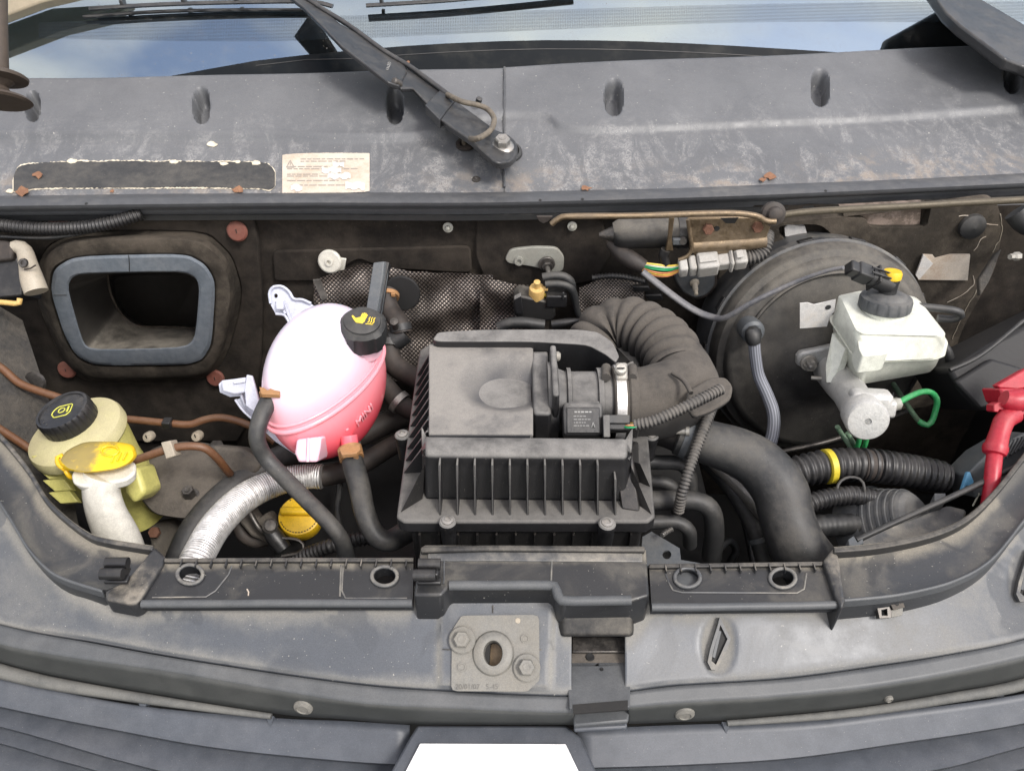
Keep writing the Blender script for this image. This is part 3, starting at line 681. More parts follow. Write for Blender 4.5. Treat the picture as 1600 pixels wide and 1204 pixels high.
# ================================================================== bits hanging in from the top left
bs = thing('bonnet_stay', 'brown round bonnet stay with two flanges hanging into the top left corner', 'bonnet stay')
p0 = D(-2, 160, .86); m_ = .86/FPX
ax_ = (D(-4, 60, .86)-p0).normalized()
lathe('rod', p0, ax_, [(12*m_, 34*m_), (15*m_, 44*m_), (14.5*m_, 120*m_), (15.5*m_, 190*m_)], M['brownmetal'], bs)
lathe('flange', p0, ax_, [(43*m_, 0), (47*m_, 3*m_), (44*m_, 7*m_), (20*m_, 14*m_), (13*m_, 24*m_), (22*m_, 33*m_), (41*m_, 36*m_), (42*m_, 40*m_), (38*m_, 43*m_), (14*m_, 46*m_)], M['brownmetal'], bs, segs=40)
tag(prism('pillar_trim', [bz(x, y)+wn*.03 for x, y in [(-30, 62), (-30, 18), (60, -14), (190, -22), (150, 4), (78, 21)]], -wn*.02, M['tan'], bevel=.003), 'tan pillar trim edge along the left side of the windscreen', 'trim')

# ================================================================== FIREWALL (structure)
FY = .34
din = [(105, 449), (112, 433), (128, 427), (287, 424), (306, 433), (312, 449), (305, 529), (287, 543), (145, 546), (130, 537)]
dout = roundpoly([(78, 470), (86, 412), (150, 398), (280, 397), (318, 410), (338, 440), (330, 540), (312, 563), (285, 570), (150, 571), (118, 556), (100, 520)], .3, 3)
FW_ = Surf([(lambda x: 320, ly(FY)), (lambda x: 900, ly(FY))])
FW_.mesh('firewall', list(np.arange(-220, 1830, 10)), [60], M['felt'], None, h=lambda x, y: .004*noise.noise(Vector((x/60, y/60, 0)))+.003*noise.noise(Vector((x/22, y/22, 3))), mask=lambda x, y: not inpoly(x, y, dout), smooth=60)['kind'] = 'structure'
fwall = bpy.data.objects['firewall']
def yq(pts, y): return [Y(a, b, y) for a, b in pts]
# pad behind the booster on the right, with window cut-outs
pad = roundpoly([(1180, 352), (1480, 322), (1556, 312), (1568, 350), (1556, 420), (1500, 520), (1470, 640), (1120, 640), (1120, 420)], .22, 5)
win1 = roundpoly([(1318, 330), (1446, 322), (1455, 325), (1448, 356), (1360, 356), (1352, 342), (1318, 338)], .2, 3)
win2 = roundpoly([(1216, 352), (1280, 350), (1300, 365), (1290, 378), (1236, 380), (1219, 370)], .3, 4)
prism('felt_pad', yq(pad, FY-.016), (0, .02, 0), M['felthump'], fwall, holes=[yq(win1, FY-.016), yq(win2, FY-.016)], bevel=.004)
prism('bare_panel', yq([(1312, 322), (1440, 315), (1436, 362), (1350, 364)], FY-.0065), (0, .006, 0), dusty('flaking_pinkish_paint', (.23, .18, .15), .85, (.085, .065, .05), .6, 22, 0, .44, .54, bump=.3), fwall)
prism('torn_tape', yq([(1226, 356), (1231, 351), (1258, 354), (1261, 366), (1256, 374), (1227, 369)], FY-.0085), (0, .006, 0), M['paperw'], fwall)
lathe('rubber_plug', Y(1518, 353, FY-.018), (0, -1, .1), [(.0195, 0), (.0185, .006), (.012, .0095), (0, .011)], M['hosedark'], fwall)
lb = prism('torn_label', yq([(1443, 398), (1458, 399), (1462, 404), (1485, 398), (1516, 398), (1512, 438), (1435, 437)], FY-.0205), (0, .003, 0), M['paper'], fwall)
prism('torn_label_fold', yq([(1443, 398), (1458, 412), (1436, 437), (1431, 430)], FY-.023), (0, .003, 0), M['paperw'], fwall)
for k, pts in enumerate([[(1497, 338), (1515, 337), (1528, 341), (1534, 348), (1545, 352), (1560, 352)], [(1540, 368), (1528, 381), (1522, 392)], [(1520, 432), (1522, 446), (1510, 455), (1492, 468), (1480, 472)], [(1562, 335), (1568, 360), (1552, 395)], [(1555, 400), (1530, 445), (1500, 500), (1488, 530)]]):
    pj = [(x+rr.uniform(-1.5, 1.5), y+rr.uniform(-1.5, 1.5)) for x, y in resample(pts, step=7)[0]]; hosew('tear_line', yq(pj, FY-.0165), [rr.uniform(.0003, .0009) for _ in pj], M['paper'] if k < 3 else M['ivory'], fwall, segs=5, step=.004, smoothpath=False)
# pad around the intake duct on the left
lpad = [(-200, 346), (200, 344), (396, 342), (404, 380), (410, 480), (408, 560), (398, 640), (372, 690), (-200, 690)]
hum1 = roundpoly([(55, 460), (70, 385), (130, 362), (320, 360), (362, 400), (380, 460), (355, 555), (322, 596), (140, 600), (100, 574)], .3, 4)
prism('felt_pad', yq(lpad, FY-.013), (0, .016, 0), M['felt'], fwall, holes=[yq(hum1, FY-.013)], bevel=.003)
# centre sheets: stiffer felt edges
prism('felt_pad', yq(roundpoly([(745, 335), (940, 338), (955, 400), (930, 440), (840, 455), (760, 445), (742, 400)], .15, 3), FY-.007), (0, .008, 0), M['felt'], fwall, bevel=.003)
prism('felt_pad', yq(roundpoly([(425, 392), (600, 388), (735, 384), (738, 428), (600, 420), (560, 405), (500, 440), (428, 440)], .12, 3), FY-.006), (0, .007, 0), M['felt'], fwall, bevel=.003)
for x, y in [(371, 361), (105, 577), (337, 590), (92, 344)]:
    o = lathe('red_plug', Y(x, y, FY-.017), (0, -1, .25), [(.0155, 0), (.0155, .002), (.013, .0045), (0, .0052)], M['redplug'], fwall)
    c = Y(x, y, FY-.017)+Vector((0, -1, .25)).normalized()*.0052
    boxo('plug_slot', c, .0014, .001, .009, M['hosebrown'], o)
for x, y, r in [(700, 355, 8), (894, 353, 7.5)]:
    c = Y(x, y, FY-.012); lathe('clip_washer', c, (0, -1, .2), [(r*S(c), 0), (r*S(c), .002), (.004, .003), (.003, .007), (0, .008)], M['paint'], fwall, segs=18)
c = Y(516, 408, FY-.012)
lathe('white_clip', c, (-.1, -1, .3), [(.0185, 0), (.0185, .003), (.016, .005), (.006, .005), (.006, .008), (.0035, .008), (.0035, .003), (0, .003)], M['white'], fwall)
prism('clip_tab', yq([(518, 402), (541, 405), (538, 422), (516, 426)], FY-.014), (0, .004, 0), M['white'], fwall, bevel=.001)
tp = roundpoly([(789, 405), (797, 390), (835, 386), (870, 387), (882, 402), (880, 424), (862, 425), (830, 416), (795, 412)], .3, 4)
prism('bracket_plate', yq(tp, FY-.012), (0, .012, 0), M['paint'], fwall, bevel=.0012)
c = Y(811, 407, FY-.013); lathe('weld_nut', c, (0, -1, .1), [(.0075, 0), (.007, .004), (.0035, .004), (.0035, .0005), (0, .0005)], M['paint'], fwall, segs=16)
c = Y(854, 412, FY-.014); bolt('stud_nut', c, (.1, -1, 0), .0085, .008, M['steeldk'], fwall, washer=.013); lathe('stud', c, (.1, -1, -.05), [(.0038, 0), (.0036, .026), (.002, .028)], M['steel'], fwall, segs=10)

# ================================================================== bay shell (structure)
def struct(o): o['kind'] = 'structure'; return o
struct(boxo('bay_floor', (0, 0, .47), 2.1, 1.0, .02, M['bay'], bevel=0))
wl_ = [(-260, 700), (-40, 455), (35, 500), (62, 600), (88, 660), (110, 760), (140, 900), (-100, 960)]
struct(prism('inner_wing', [Vector((p.x, p.y, p.z)) for p in [D(x, y, d) for (x, y), d in zip(wl_, [.9, 1.12, 1.2, 1.17, 1.14, 1.12, 1.1, 1.0])]], (-.02, .0, -.02), M['wing']))
struct(boxo('inner_wing', (.86, .02, .70), .04, .78, .46, M['bay'], bevel=.004))
struct(boxo('inner_wing', (-.92, .02, .70), .04, .78, .46, M['bay'], bevel=.004))
gm = dusty('asphalt', (.050, .050, .050), .4, (.10, .095, .088), .85, 3, 0, .35, .7, fine=180, bump=.6, bdist=.004)
struct(build('ground', [(-300, -300, 0), (300, -300, 0), (300, 300, 0), (-300, 300, 0)], [(0, 1, 2, 3)], gm, smooth=0))
struct(boxo('radiator_support', (0, -.23, .60), 1.9, .03, .30, M['bay'], bevel=.004))

# ================================================================== FRONT PANEL
fA = ip([-260, -100, 0, 60, 110, 200, 640, 1000, 1310, 1400, 1500, 1560, 1620, 1700, 1860], [560, 660, 775, 862, 893, 915, 915, 915, 918, 908, 875, 815, 760, 690, 560])
fB = ip([-260, 0, 150, 300, 540, 700, 896, 985, 1060, 1229, 1397, 1499, 1600, 1860], [900, 976, 1005, 1032, 1067, 1080, 1088, 1080, 1071, 1060, 1037, 1020, 999, 930])
fC = ip([-260, 0, 270, 540, 700, 896, 985, 1060, 1229, 1397, 1600, 1860], [925, 1006, 1050, 1095, 1106, 1113, 1105, 1098, 1087, 1068, 1027, 955])
fD = ip([-260, 0, 150, 422, 540, 651, 885, 989, 1060, 1138, 1330, 1499, 1600, 1860], [955, 1037, 1070, 1113, 1123, 1131, 1132, 1130, 1127, 1124, 1107, 1080, 1060, 985])
zA = lambda x: .976-.004*abs((x-780)/800)**2
zB = lambda x: .927+.012*((x-780)/800)**2
zC = lambda x: .921+.012*((x-780)/800)**2
zD = lambda x: .886+.010*((x-780)/800)**2
APR = Surf([(fA, lz(zA)), (fB, lz(zB))])
BAND = Surf([(fB, lz(zB)), (fC, lz(zC))]); BAND2 = Surf([(fC, lz(zC)), (fD, lz(zD))])
padp = [(688, 926), (868, 926), (858, 1074), (686, 1072)]
def apr_h(x, y):
    v = .0015*noise.noise(Vector((x/160, y/90, 0)))
    if 660 < x < 900 and 900 < y < 1100:
        d = pdist(x, y, padp); v += .0035*sstep(-3, 3, d if inpoly(x, y, padp) else -d)
    v -= .003*sstep(10, 0, fB(x)-y)
    # dish around the diamond slots
    for cx, cy in ((1122, 1006), (1600, 902)):
        r = math.hypot((x-cx)/28, (y-cy)/52); v -= .003*sstep(1.1, .6, r)
    return v
REC = (893, 977, 990, 1092)
fp = thing('front_panel', 'dusty dark grey plastic front panel framing the open engine bay', 'front panel')
cols = sorted(set([float(x) for x in np.arange(-260, 1861, 5)]+[893., 977., 897., 982.]))
def apr_d(x, y):
    d = 0.9*math.exp(-max(0, fB(x)-y)/(13+10*abs(math.sin(x/170))))
    top = float(np.interp(x, [-200, 0, 40, 101, 159, 225, 226, 644, 645, 700, 701, 860, 878, 990, 1017, 1312, 1397, 1465, 1530, 1580, 1600, 1800], [620, 800, 862, 912, 950, 955, 950, 950, 940, 930, 925, 925, 985, 990, 955, 952, 938, 922, 896, 848, 822, 560]))
    d = max(d, .95*math.exp(-max(0, y-top)/(16+16*abs(math.sin(x/140+1)))))
    d = max(d, float(np.interp(x, [900, 1150, 1400, 1700], [.08, .14, .42, .5])), float(np.interp(x, [-200, 100, 330], [.42, .34, .04])))
    for cx, cy in ((1122, 1006), (1600, 902)): d = max(d, .85*math.exp(-max(0, math.hypot((x-cx)/24, (y-cy)/46)-.9)*3.5))
    return max(d, .8*math.exp(-pdist(x, y, padp)/10) if 660 < x < 900 else 0)
APR.mesh('apron', cols, [40], M['panel_uv'], fp, uvf=apr_d, h=apr_h, mask=lambda x, y: not (REC[0] < x < REC[1] and REC[2] < y) and ((x-770)/21)**2+((y-1021)/27)**2 > 1, smooth=45, thick=.003)
cb = sorted(set([float(x) for x in np.arange(-260, 1861, 15)]+[897., 982.]))
for x0, x1 in ((-260, 897), (982, 1860)):
    cc = [x for x in cb if x0 <= x <= x1]
    BAND.mesh('upper_band', cc, [4], M['band'], fp, smooth=45, thick=.004)
    BAND2.mesh('lower_band', cc, [4], M['band_dark'], fp, smooth=45, thick=.004)
# ledges round the opening
LZ = .986
def zq(pts, z): return [Z(a, b, z) for a, b in pts]
in_l = [(-260, 430), (-120, 560), (-40, 640), (0, 676), (25, 704), (50, 737), (80, 784), (133, 828), (170, 841), (239, 852)]
out_l = [(240, 866), (205, 905), (159, 924), (101, 906), (70, 888), (40, 855), (22, 825), (0, 790), (-50, 715), (-130, 600), (-260, 500)]
in_lc = [tuple(p) for p in catmull(in_l, 4)]; out_lc = [tuple(p) for p in catmull(out_l[2:], 4)]
def ledge(name, a, b, z, th, sag=0.0, n=70):
    A, B = resample(zq(a, z), n=n)[0], resample(zq(b, z), n=n)[0]; V = []; F = []; m = 7; uv = []
    for p, q in zip(A, B):
        for j in range(m): V.append(Vector(p).lerp(Vector(q), j/(m-1))-Vector((0, 0, sag*math.sin(math.pi*j/(m-1)))))
        V.append(Vector(q)-Vector((0, 0, th))); V.append(Vector(p)-Vector((0, 0, th))); uv += [(0, g) for g in (1, .9, .45, .1, 0, 0, .2, 0, 0)]
    w_ = m+2
    for i in range(n-1):
        for j in range(w_): F.append((i*w_+j, i*w_+(j+1) % w_, (i+1)*w_+(j+1) % w_, (i+1)*w_+j))
    F += [tuple(range(w_)), tuple((n-1)*w_+j for j in reversed(range(w_)))]
    return fixn(build(name, V, F, M['ledge_uv'], fp, smooth=40, uv=uv))
ledge('left_ledge', in_lc, [(205, 905)][:0]+out_lc[::-1]+[(205, 908)], LZ, .034, .006)
def rimstrip(name, line, w_, z, th, mat, par, bevel=.0012):
    P = [np.array(p, float) for p in line]; out = []
    for i, p in enumerate(P):
        d = P[min(i+1, len(P)-1)]-P[max(i-1, 0)]; d /= np.linalg.norm(d); out.append(p+np.array((-d[1], d[0]))*w_)
    a = zq([tuple(p) for p in P], z); b = zq([tuple(p) for p in out], z); V = []; F = []; dn = Vector((0, 0, -th)); n = len(a)
    for p, q in zip(a, b): V += [p, q, q+dn, p+dn]
    for i in range(n-1):
        for j in range(4): F.append((i*4+j, i*4+(j+1) % 4, i*4+4+(j+1) % 4, i*4+4+j))
    F += [(0, 1, 2, 3), (n*4-1, n*4-2, n*4-3, n*4-4)]
    return fixn(build(name, V, F, mat, par, bevel=bevel))
rimstrip('opening_rim', in_lc, 7, LZ+.006, .012, M['ledge'], fp)
rimstrip('ledge_ridge', out_lc, 5, LZ+.002, .012, M['band'], fp, .002)
in_r = [(1303, 854), (1364, 849), (1431, 837), (1482, 821), (1520, 798), (1560, 757), (1600, 706), (1640, 660), (1720, 570), (1860, 440)]
out_r = [(1860, 510), (1700, 690), (1640, 770), (1600, 816), (1580, 842), (1556, 870), (1530, 890), (1500, 905), (1465, 917), (1397, 931), (1314, 939)]
irc = [tuple(p) for p in catmull(in_r, 4)]; orc = [tuple(p) for p in catmull(out_r, 4)]
ledge('right_ledge', irc, orc[::-1], LZ+.004, .036, .006)
rimstrip('opening_rim', irc, 8, LZ+.012, .016, M['blackdust'], fp)
rimstrip('ledge_ridge', orc, 5, LZ+.006, .012, M['band'], fp, .002)
def ellpx(cx, cy, a, b, n=24): return [(cx+a*math.cos(t), cy+b*math.sin(t)) for t in [i/n*2*math.pi for i in range(n)]]
# left strip with two round holes
holes_l = [ellpx(297, 897, 18, 13.5), ellpx(601, 900, 17, 13)]
prism('left_strip', zq([(256, 872), (450, 871), (646, 871), (645, 941), (430, 941), (222, 942)], LZ), (0, 0, -.013), M['strip_y'], fp, holes=[zq(h, LZ) for h in holes_l], bevel=.0)
holes_r = [ellpx(1074, 902, 19, 13.5), ellpx(1223, 903, 19, 14)]
prism('right_strip', zq([(1014, 881), (1150, 879), (1286, 877), (1314, 944), (1160, 946), (1018, 947)], LZ), (0, 0, -.013), M['strip_y'], fp, holes=[zq(h, LZ) for h in holes_r], bevel=.0)
def ringtube(name, c, a, b, z, r, mat, par, n=28):
    pts = zq(ellpx(*c, a, b, n), z); pts.append(pts[0]); return hosew(name, pts, r, mat, par, segs=8, step=.003, cap=False)
for c in ((297, 897), (601, 900), (1074, 902), (1223, 903)): ringtube('hole_rim', c, 20, 15, LZ+.001, .0022, M['panel'], fp)
hosew('strip_edge', zq([(222, 943), (330, 943), (430, 942), (540, 942), (644, 942)], LZ-.001), .0042, M['band'], fp, segs=10)
hosew('strip_edge', zq([(1018, 948), (1100, 948), (1160, 947), (1240, 946), (1314, 944)], LZ-.001), .0042, M['band'], fp, segs=10)
rimstrip('strip_lip', [(256, 871), (450, 870), (646, 870)], 6, LZ+.004, .008, M['blackdust'], fp)
rimstrip('strip_lip', [(1014, 880), (1150, 878), (1286, 876)], 6, LZ+.004, .008, M['blackdust'], fp)
for i in range(16): boxo('lip_rib', Z(284+i*23.4, 881, LZ+.002), .0012, .009, .006, M['ledge'], fp, bevel=0)
for i in range(11): boxo('lip_rib', Z(1040+i*23.2, 889-i*.2, LZ+.002), .0012, .009, .006, M['ledge'], fp, bevel=0)
for line in ([(362, 884), (358, 896), (334, 926), (322, 932), (238, 933)], [(533, 882), (531, 932)], [(536, 884), (534, 926), (540, 934), (636, 934)], [(1040, 896), (1046, 914), (1054, 925), (1246, 926), (1256, 922), (1260, 895)]):
    hosew('moulding_line', zq(line, LZ+.0002), [.0009]*len(line), M['panel'], fp, segs=5, smoothpath=False, step=.01)
hosew('scratch', zq([(386, 920), (389, 926), (388, 930)], LZ+.0003), .0007, M['paper'], fp, segs=5)
# shoulder between the left ledge and the strip
prism('left_shoulder', zq([(241, 852), (258, 868), (254, 880), (218, 938), (206, 944), (164, 936), (163, 922), (196, 906)], LZ+.005), (0, 0, -.024), M['ledge'], fp, bevel=.006, bseg=3)
prism('right_shoulder', zq([(1286, 874), (1303, 853), (1312, 870), (1322, 938), (1316, 950), (1306, 930)], LZ+.008), (0, 0, -.05), M['ledge'], fp, bevel=.005, bseg=3)
# raised centre block
cbk = [(657, 854), (664, 849), (760, 850), (900, 851), (1003, 851), (1010, 858), (1015, 930), (988, 938), (980, 938), (880, 939), (872, 932), (866, 918), (858, 914), (702, 915), (690, 930), (646, 930)]
prism('hole_plug', zq(ellpx(1074, 902, 20, 14.5), LZ-.006), (0, 0, -.004), M['band'], fp)
prism('centre_block', zq(cbk, LZ+.014), (0, .0, -.05), M['block_y'], fp, bevel=.004, bseg=3)
rimstrip('centre_lip', [(657, 853), (760, 850), (900, 851), (1008, 852)], 8, LZ+.02, .02, M['blackdust'], fp, .002)
rimstrip('centre_lip_shelf', [(668, 862), (760, 861), (900, 862), (1004, 863)], 14, LZ+.0155, .004, M['panel'], fp, .001)
hosew('block_edge', zq([(702, 914), (780, 914), (858, 914), (868, 920), (874, 934), (882, 938), (930, 938), (986, 937)], LZ+.013), .005, M['band'], fp, segs=10)
for x in (695, 863): hosew('moulding_line', zq([(x, 853), (x-1, 880), (x-2, 912)], LZ+.0145), .0009, M['panel'], fp, segs=5)
# walls dropping from the block to the apron
SK = Surf([(lambda x: 934, lz(.990)), (lambda x: 948, lz(.980)), (lambda x: 968, lz(.970)), (lambda x: 994, lz(.957))])
SK.mesh('block_skirt', list(np.linspace(874, 992, 30)), [4, 4, 4], M['blackdust'], fp, h=lambda x, y: -.008*sstep(7, 0, min(x-874, 992-x)), smooth=70, thick=.004)
prism('recess_slot', zq([(895, 1100), (981, 1093), (981, 1108), (896, 1114)], .9312), (0, 0, -.002), M['bay'], fp)
# recess with bare metal window and lower plate
RZ = .925
prism('recess_plate', zq([(884, 1034), (986, 1033), (984, 1104), (890, 1106)], .9300), (0, 0, -.006), M['band'], fp, bevel=.001)
prism('recess_back', zq([(884, 985), (986, 985), (986, 1040), (884, 1040)], .930), (0, 0, -.004), M['castplate'], fp)
prism('recess_step', zq([(894, 994), (977, 994), (977, 1018), (894, 1018)], .934), (0, 0, -.004), M['steeldk'], fp, bevel=.001)
lathe('recess_hole', Z(922, 1026, .9308), (0, 0, 1), [(.0045, 0), (.004, .001), (0, .0006)], M['bay'], fp, segs=16)
lathe('recess_hole', Z(940, 1045, .9304), (0, 0, 1), [(.002, 0), (.0018, .0008), (0, .0005)], M['bay'], fp, segs=10)
prism('recess_lip', zq([(895, 1112), (984, 1104), (982, 1126), (897, 1133)], .9085), (0, 0, -.006), M['band'], fp, bevel=.002)
prism('recess_lip', zq([(897, 1120), (980, 1114), (980, 1136), (897, 1140)], .900), (0, 0, -.006), M['slat'], fp, bevel=.002)
# closing wall behind recess
# rounded lower lip at the grille
for xs in (np.linspace(-260, 424, 22), np.linspace(1136, 1860, 24)):
    pts = [Z(x, fD(x)+1+float(np.interp(x, [-260, 0, 424, 700, 1136, 1600, 1860], [11, 10, 4, 4, 4, 7, 9])), .884+.01*((x-780)/800)**2) for x in xs]
    rr_ = [float(np.interp(x, [-260, 0, 424, 1136, 1600, 1860], [.0085, .0075, .003, .003, .006, .008])) for x in xs]
    hosew('lower_lip', pts, rr_, M['lip'], fp, segs=12, step=.02)
# square lock plate
lp = thing('lock_plate', 'square metal bonnet lock plate with round socket and two bolts', 'lock plate')
pn = APR.nrm(770, 1020)
def aq(pts, off): return [APR.pt(x, y, off) for x, y in pts]
lpo = roundpoly([(722, 962), (842, 961), (843, 1062), (824, 1080), (706, 1079), (707, 985)], .08, 3)
hole_ = ellpx(770, 1021, 15, 21)
prism('plate', aq(lpo, .0062), -pn*.004, M['latch'], lp, holes=[aq(hole_, .0062)])
def rl(cx, cy, prof): return [aq(ellpx(cx, cy, a, b, 32), o) for a, b, o in prof]
ringloft('socket', rl(771, 1021, [(33, 36, .006), (30, 33, .0095), (25, 28, .011), (19, 24, .0115), (15, 20, .011), (14, 19, .004), (13, 18, -.03)]), M['latch'], lp, n=40)
prism('socket_floor', aq(ellpx(770, 1021, 17, 22), -.02), -pn*.003, M['bronze'], lp)
prism('socket_key', aq([(758, 1002), (766, 1004), (764, 1035), (757, 1036)], -.006), -pn*.012, M['bay'], lp)
for x, y, mt in ((723, 1000, 'latch'), (823, 1043, 'latch')):
    b_ = bolt('plate_bolt', APR.pt(x, y, .006), pn, .0085, .0085, M[mt], lp, washer=.0135)
for x, y in ((722, 1042), (820, 998)): lathe('plate_dimple', APR.pt(x, y, .0062), pn, [(.0042, 0), (.0042, .0012), (.0032, .0012), (.0028, .0004), (0, .0004)], M['latch'], lp, segs=16)
textmesh('stamped_date', '20/01/07   5-45', APR.pt(712, 1076, .0066), RT, pn, .0068, M['stamp'], lp)
lathe('paint_dot', APR.pt(809, 970, .0063), pn, [(.0028, 0), (.0024, .0004), (0, .0004)], M['ivory'], lp, segs=12)
# printed centring ticks beside the plate
for a, b in (((692, 1014), (704, 1015)), ((842, 1015), (846, 1015)), ((770, 946), (770, 958)), ((937, 972), (937, 986))):
    hosew('moulding_line', aq([a, b], .0036), .0008, M['ledge'], fp, segs=5, smoothpath=False)
# push pins
for x, y, mt in ((474, 1104, 'latch'), (1070, 1114, 'latch'), (1388, 1090, 'latch')):
    k = .45 if x > 1300 else 1
    p = BAND2.pt(x, y, 0); nb = BAND2.nrm(x, y)
    lathe('push_pin', p, nb, [(.010*k, 0), (.0095*k, .002), (.006*k, .0035), (.0055*k, .0025), (0, .0025)], M[mt], fp, segs=18)
# diamond slots
for cx, cy, s_ in ((1122, 1006, 1), (1602, 902, 1)):
    dm = [(cx+1, cy-42), (cx+18, cy-8), (cx+14, cy+4), (cx-4, cy+40), (cx-12, cy+40), (cx-18, cy+28), (cx-14, cy+8), (cx-2, cy-30)]
    inn = [(cx+2, cy-30), (cx+13, cy-8), (cx-5, cy+32), (cx-12, cy+26), (cx-9, cy+10)]
    o = prism('diamond_slot', aq(dm, .0045), -pn*.006, M['panel'], fp, holes=[aq(inn, .0045)])
    prism('slot_floor', aq(inn, .0012), -pn*.002, M['bay'], o)
    prism('slot_tongue', aq([(cx-1, cy-22), (cx+4, cy-20), (cx-6, cy+22), (cx-11, cy+20)], .004), -pn*.004, M['band'], o, bevel=.0005)
# black spring clips on the ledges
def clip(cx, cy, z, lbl):
    t = thing('stay_clip', lbl, 'clip', 'black clips on the front panel')
    for dx, dy, a in ((2, -11, 0), (-6, 6, 0)):
        p = Z(cx+dx, cy+dy, z+.014); r_ = .0058
        V, F, uv = tube_geo([p-Vector((.011, 0, 0)), p+Vector((.011, 0, 0))], r_, segs=14, step=.01, smoothpath=False)
        build('jaw', V, F, M['black'], t, smooth=40)
    boxo('clip_post', Z(cx+4, cy+2, z+.006), .017, .016, .014, M['black'], t)
    boxo('clip_foot', Z(cx+2, cy+15, z+.002), .024, .009, .005, M['black'], t)
    return t
clip(181, 890, LZ+.008, 'black double clip on the left shoulder of the front panel')
clip(669, 892, LZ+.014, 'black double clip at the left end of the raised centre block')
# metal clip on the right
mc = thing('metal_clip', 'small folded metal clip under the right ledge of the front panel', 'clip')
prism('clip_top', aq([(1376, 937), (1396, 934), (1402, 950), (1384, 954)], .014), -pn*.0015, M['castplate'], mc, bevel=.0004)
prism('clip_front', aq([(1384, 953), (1402, 949), (1401, 962), (1383, 965)], .011), -pn*.006, M['latch'], mc, bevel=.0006)
prism('clip_loop', aq([(1362, 948), (1374, 938), (1384, 953), (1383, 965), (1366, 966)], .011), -pn*.008, M['steeldk'], mc, holes=[aq([(1368, 953), (1377, 951), (1378, 962), (1369, 962)], .011)])
lathe('clip_hole', APR.pt(1389, 944, .0142), pn, [(.0022, 0), (.002, .0005), (0, .0003)], M['bay'], mc, segs=10)

# ================================================================== GRILLE
gr = thing('grille', 'grey plastic grille of wide curved slats below the front panel', 'grille')
L1t = ip([-260, 0, 203, 422, 540, 652], [1000, 1060, 1101, 1121, 1126, 1133]); L1b = ip([-260, 0, 169, 337, 540, 652], [1043, 1103, 1137, 1167, 1188, 1194])
L2b = ip([-260, 0, 84, 203, 400, 652], [1070, 1134, 1157, 1191, 1236, 1256]); L3b = ip([-260, 0, 101, 300, 652], [1094, 1160, 1189, 1238, 1286]); L4b = fr(L3b, 45)
R1t = ip([900, 1060, 1262, 1400, 1600, 1860], [1139, 1132, 1126, 1111, 1084, 1030]); R1b = ip([900, 1060, 1229, 1397, 1600, 1860], [1199, 1194, 1184, 1161, 1129, 1070])
R2b = ip([900, 1060, 1262, 1465, 1600, 1860], [1248, 1240, 1230, 1201, 1165, 1100]); R3b = fr(R2b, 34); R4b = fr(R2b, 76)
for side, (x0, x1), fs in (('l', (-260, 640), [L1t, L1b, L2b, L3b, L4b]), ('r', (902, 1860), [R1t, R1b, R2b, R3b, R4b])):
    for k in range(4):
        ft = fs[k] if k == 0 else fr(fs[k], -24); z0 = .876-.024*k-(.020 if k else 0); z1 = .876-.024*(k+1)+.004
        bow = lambda z: (lambda x: z+.010*((x-780)/800)**2)
        s_ = Surf([(ft, lz(bow(z0))), (fs[k+1], lz(bow(z1))), (fr(fs[k+1], 2.5), lz(bow(z1-.006)))])
        s_.mesh('slat', list(np.linspace(x0, x1, 40)), [4, 1], M['slat'], gr, smooth=25, thick=.004)
for x, y in ((45, 1074), (222, 1106), (421, 1127), (1134, 1137), (1356, 1121), (1562, 1095)):
    p = [Z(x-6, y-10, .884), Z(x+7, y-9, .884), Z(x+1, y+10, .872)]
    prism('spacer_fin', p, (0, .004, -.02), M['slat'], gr)
strip('radiator_mesh', lambda x: fB(x), 30, 50, .83, .004, -260, 1860, M['hosebrown'], gr, 40)
bd = thing('grille_badge', 'large white badge in a grey surround at the bottom centre of the grille', 'badge')
prism('badge_surround', zq([(652, 1131), (886, 1132), (908, 1150), (990, 1330), (540, 1330), (640, 1150)], .8845), (0, 0, -.05), M['slat'], bd, bevel=.003)
prism('badge_face', zq([(656, 1160), (884, 1161), (950, 1300), (584, 1300)], .889), (0, 0, -.006), M['emblem'], bd, bevel=.001)

# ================================================================== INTAKE DUCT on the left
ad = thing('intake_duct', 'moulded felt air intake hump with grey foam gasket around a rounded dark opening', 'air duct')
humf = roundpoly([(60, 465), (68, 404), (110, 370), (312, 368), (356, 404), (369, 462), (346, 553), (321, 590), (144, 594), (108, 572)], .3, 4)
gout = roundpoly([(79, 455), (84, 420), (117, 400), (290, 396), (321, 413), (337, 440), (331, 537), (316, 562), (290, 570), (149, 571), (119, 556), (100, 522)], .3, 4)
gi2 = roundpoly(din, .3, 3)
gp2 = roundpoly([(84, 455), (90, 422), (120, 405), (290, 401), (318, 417), (332, 441), (326, 535), (312, 558), (288, 566), (150, 566), (123, 552), (104, 520)], .3, 4)
def sc(pts, k, cx=212, cy=485): return [(cx+(x-cx)*k, cy+(y-cy)*k) for x, y in pts]
o = ringloft('duct_hump', [yq(sc(hum1, 1.06), FY+.004), yq(sc(humf, 1.02), FY-.02), yq(humf, FY-.042), yq(sc(humf, .955), FY-.054), yq(sc(gout, 1.03), FY-.056), yq(sc(gout, .995), FY-.048), yq(gout, FY-.03)], M['felthump'], ad, n=120, smooth=60)
ringloft('gasket', [yq(gout, FY-.046), yq(gout, FY-.060), yq(gp2, FY-.0635), yq(sc(gi2, 1.03), FY-.0635), yq(gi2, FY-.061), yq(gi2, FY-.045)], M['gasket'], ad, n=120, smooth=30)
back = roundpoly([(166, 424), (312, 424), (318, 445), (310, 520), (296, 512), (218, 511), (190, 492), (172, 462)], .25, 3)
